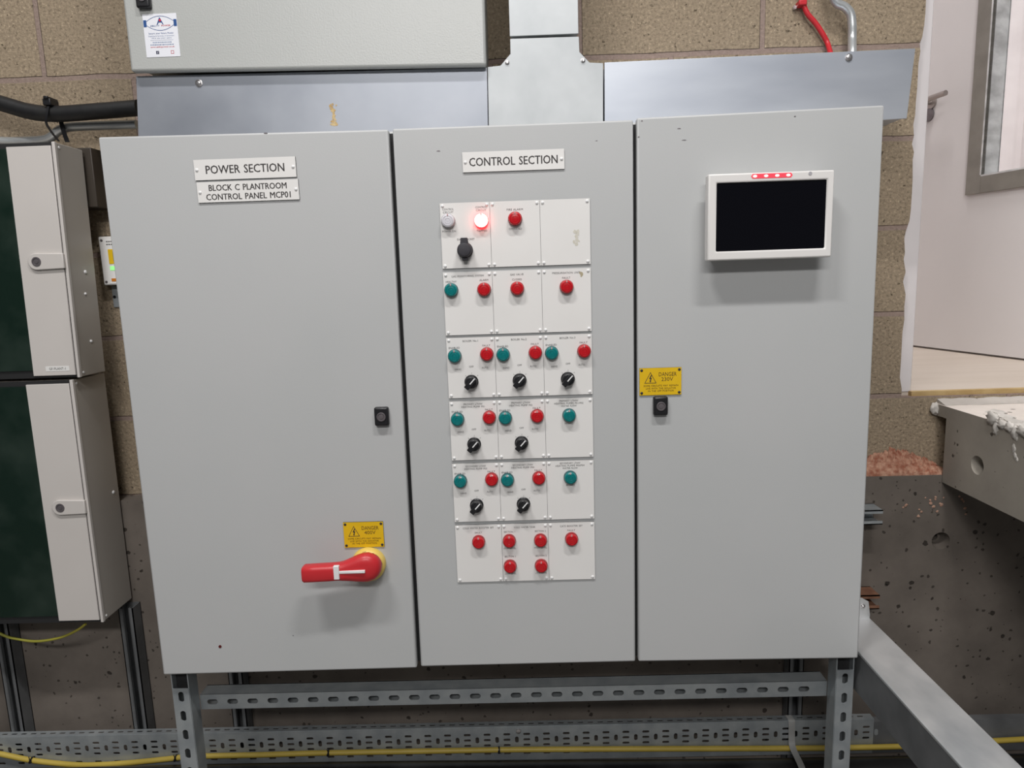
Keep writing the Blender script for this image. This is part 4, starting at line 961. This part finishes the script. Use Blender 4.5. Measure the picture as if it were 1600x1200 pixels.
# ================================================================ CABLES AND CONDUITS ABOVE
cable('black_power_cable', [Vector((-2.3, 0.36, 1.62)), Vector((-1.7, 0.345, 1.50))] + [at(x, y, 0.335) for x, y in ((-90,130),(-30,152),(10,164),(50,175),(90,178),(150,174),(205,169.5))] + [Vector((at(217,168.5,0.335).x, 0.335, at(217,168.5,0.335).z))], 0.0195, M_cable, 'thick black cable running into the left end of the trunking', 'cable', 20)
cable('steel_conduit', [Vector((-2.3, 0.375, 1.277)), at(-80,223,0.375), at(20,221,0.375), at(65,219,0.375), at(80,214,0.375), at(92,204,0.375), at(110,198.5,0.375), at(150,196.5,0.375), at(214,194.5,0.375)], 0.0115, M_cond, 'grey steel conduit bending down below the thick black cable', 'conduit', 16)
b = B(); p0 = at(75,160,0.31); 
strap([at(75,166,0.314), at(73,178,0.309), at(72,192,0.314), at(80,206,0.330), at(92,221,0.345)], 0.006, 0.0016, M_black, 'black cable tie hanging from the thick black cable above the upper board', 'cable_tie', 'cable tie')
b = B(); q = at(78, 162, 0.325); box(b, q.x-0.010, q.x+0.010, 0.312, 0.345, q.z-0.006, q.z+0.010); box(b, q.x-0.005, q.x+0.006, 0.308, 0.35, q.z+0.008, q.z+0.015)
obj('cable_clip', b, M_black, None, bevel=0.002, label='black clip gripping the top of the thick black cable', cat='clip')
strap([at(94,186,0.36), at(99,205,0.358), at(105,222,0.356)], 0.011, 0.002, M_black, 'black strap crossing behind the conduit bend above the upper board', 'cable_tie', 'cable tie')
cable('red_cable', [Vector((0.80, 0.415, 2.6)), Vector((0.785, 0.415, 1.9))] + [at(x, y, 0.415) for x, y in ((1250,-60),(1253,-10),(1256,8),(1262,22),(1274,36),(1286,54),(1293,68))] + [at(1298, 84, 0.39), Vector((at(1300,100,0.37).x, 0.36, at(1300,96,0.37).z))], 0.0062, M_redc, 'red cable curving down into the right trunking', 'cable')
q = at(1253, 6, 0.415); b = B(); box(b, q.x-0.011, q.x+0.009, 0.404, YW-0.001, q.z-0.006, q.z+0.006); cl = obj('cable_clip', b, M_redc, None, bevel=0.002, label='small red clip holding the red cable to the blockwork', cat='clip')
b = B(); cyl(b, (q.x-0.0145, YW-0.001, q.z-0.005), 0.005, 0.008, seg=12); obj('screw', b, M_steel, cl)
cable('steel_conduit', [Vector((0.853, 0.395, 2.6)), Vector((0.853, 0.395, 2.0)), at(1296,-60,0.395), at(1300,-14,0.395), at(1307,4,0.395), at(1320,11,0.395), at(1329,22,0.395), at(1331.5,40,0.395), at(1331.5,60,0.395), at(1331.5,80,0.375), at(1331.5,100,0.365)], 0.0105, M_cond, 'grey steel conduit with a swan neck entering the right trunking', 'conduit', 18)

# ================================================================ RUBBLE AND PLASTER
def heap(name, cx, y0, y1, x0, x1, zbase, hfun, m, nx, ny, label, cat, kind=None, amp=0.006, fr=60):
    b = B(); g = []
    for j in range(ny+1):
        row = []
        for i in range(nx+1):
            x = x0+(x1-x0)*i/nx; y = y0+(y1-y0)*j/ny; h = hfun((x-x0)/(x1-x0), j/ny)
            nz = noise.fractal(Vector((x*fr, y*fr, h*fr)), 0.8, 2.0, 4)
            row.append(b.verts.new((x, y, zbase + h*(1+0.15*nz) + (amp*nz if h > 0.003 else 0))))
        g.append(row)
    for j in range(ny):
        for i in range(nx): b.faces.new((g[j][i], g[j][i+1], g[j+1][i+1], g[j+1][i]))
    base = [[b.verts.new((v.co.x, v.co.y, zbase-0.012)) for v in row] for row in (g[0], g[-1])]
    for i in range(nx):
        b.faces.new((base[0][i], base[0][i+1], g[0][i+1], g[0][i])); b.faces.new((base[1][i+1], base[1][i], g[-1][i], g[-1][i+1]))
    return obj(name, b, m, None, label=label, cat=cat, kind=kind, angle=60)
xa, xb = at(1345, 750, YC).x, at(1488, 748, YC).x
def hf(u, v):
    pk = max(0.0, (u/0.62 if u < 0.62 else (1-u)/0.38)); pk = min(1, pk*1.15)
    return (0.009 + 0.052*pk**0.9)*(0.12 + 0.88*v**0.8) * (1 if u < 0.97 else 0.4)
heap('mortar_rubble', 0, YC+0.004, YW-0.001, xa-0.08, xb, ZL+0.010, hf, M_rubble, 200, 34, 'heap of crumbled red mortar on the concrete ledge under the doorway', 'rubble', 'stuff', 0.0032, 120)
rnd = random.Random(3)
b = B()
for px, py in [(1462,780),(1455,786),(1468,785),(1459,792),(1470,790),(1448,777),(1474,779),(1464,799),(1502,780),(1506,784),(1498,777),(1509,793),(1416,790),(1411,794),(1438,795),(1436,806),(1440,800),(1508,803),(1452,781),(1460,775)]:
    c = at(px + rnd.uniform(-2,2), py + rnd.uniform(-2,2), YC); r = rnd.uniform(0.0025, 0.006)
    bb = B(); bmesh.ops.create_icosphere(bb, subdivisions=1, radius=r)
    for v in bb.verts: v.co *= rnd.uniform(0.6, 1.2); v.co.y *= 0.5
    place(bb, Matrix.Translation((c.x, YC-0.0005, c.z))); merge(b, bb)
obj('mortar_crumbs', b, pm('pale_red_mortar', (0.36,0.20,0.14), (0.42,0.27,0.20), 60, 0.95), None, label='pinkish mortar crumbs stuck to the concrete below the red heap', cat='rubble', kind='stuff')
def lump(name, parts, m, label, seed):
    b = B(); rn = random.Random(seed)
    for c, r in parts:
        bb = B(); bmesh.ops.create_icosphere(bb, subdivisions=3, radius=1)
        for v in bb.verts:
            d = v.co.copy(); k = 1 + 0.35*noise.fractal(d*1.7 + Vector((seed, c[0]*30, c[2]*30)), 0.7, 2, 4)
            v.co = Vector((d.x*r[0]*k, d.y*r[1]*k, d.z*r[2]*k))
        place(bb, Matrix.Translation(c)); merge(b, bb)
    return obj(name, b, m, None, label=label, cat='plaster', angle=60)
c = at(1462, 639, YW-0.012)
lump('plaster_lump', [((c.x, c.y+0.004, c.z), (0.010,0.010,0.017))], M_plaster, 'lump of plaster in the corner between landing and blockwork', 2)
pl = []
for px, py, rx, ry, rz in ((1551,655,0.007,0.022,0.016),(1556,668,0.006,0.010,0.018),(1566,664,0.007,0.016,0.010),(1578,668,0.007,0.016,0.012),(1586,676,0.006,0.012,0.016),(1598,674,0.007,0.020,0.012),(1608,680,0.007,0.018,0.013)):
    p = atx(px, py, XL); pl.append(((XL+0.0005, p.y, p.z), (rx, ry, rz)))
for px, py, rr in ((1548,645,0.018),(1560,652,0.022),(1574,659,0.024),(1590,666,0.024)):
    p = atz(px, py, 0.502); pl.append(((p.x+0.014, p.y, 0.502), (0.022, rr*1.3, 0.006)))
lump('plaster_drip', pl, M_plaster, 'crust of plaster spilling over the edge of the concrete landing', 5)
pl = []
for px, py, r in ((1588,684,0.004),(1584,700,0.005),(1586,712,0.004),(1589,718,0.003)):
    p = atx(px, py, XL); pl.append(((XL, p.y, p.z), (0.002, r*1.3, r*2.0)))
lump('plaster_splash', pl, M_plaster, 'thin pale plaster splashes on the landing side below the crust', 8)
p = atz(1494, 622, 0.503); q = atz(1503, 620, 0.503)
b = B(); prism(b, [(p.x-0.018,0.503),(p.x+0.014,0.503),(p.x+0.020,0.514),(p.x+0.012,0.507),(p.x-0.016,0.5055)], p.y-0.006, p.y+0.006)
obj('plastic_scrap', b, M_cap, None, label='white curled scrap lying on the landing by the doorway', cat='scrap')
b = B(); p = atz(1524, 608, 0.512); prism(b, [(p.x-0.012,0.512),(p.x+0.006,0.512),(p.x+0.009,0.522),(p.x+0.001,0.516)], p.y-0.004, p.y+0.004)
obj('plastic_scrap', b, M_cap, None, label='tiny white flake against the timber threshold edge', cat='scrap')
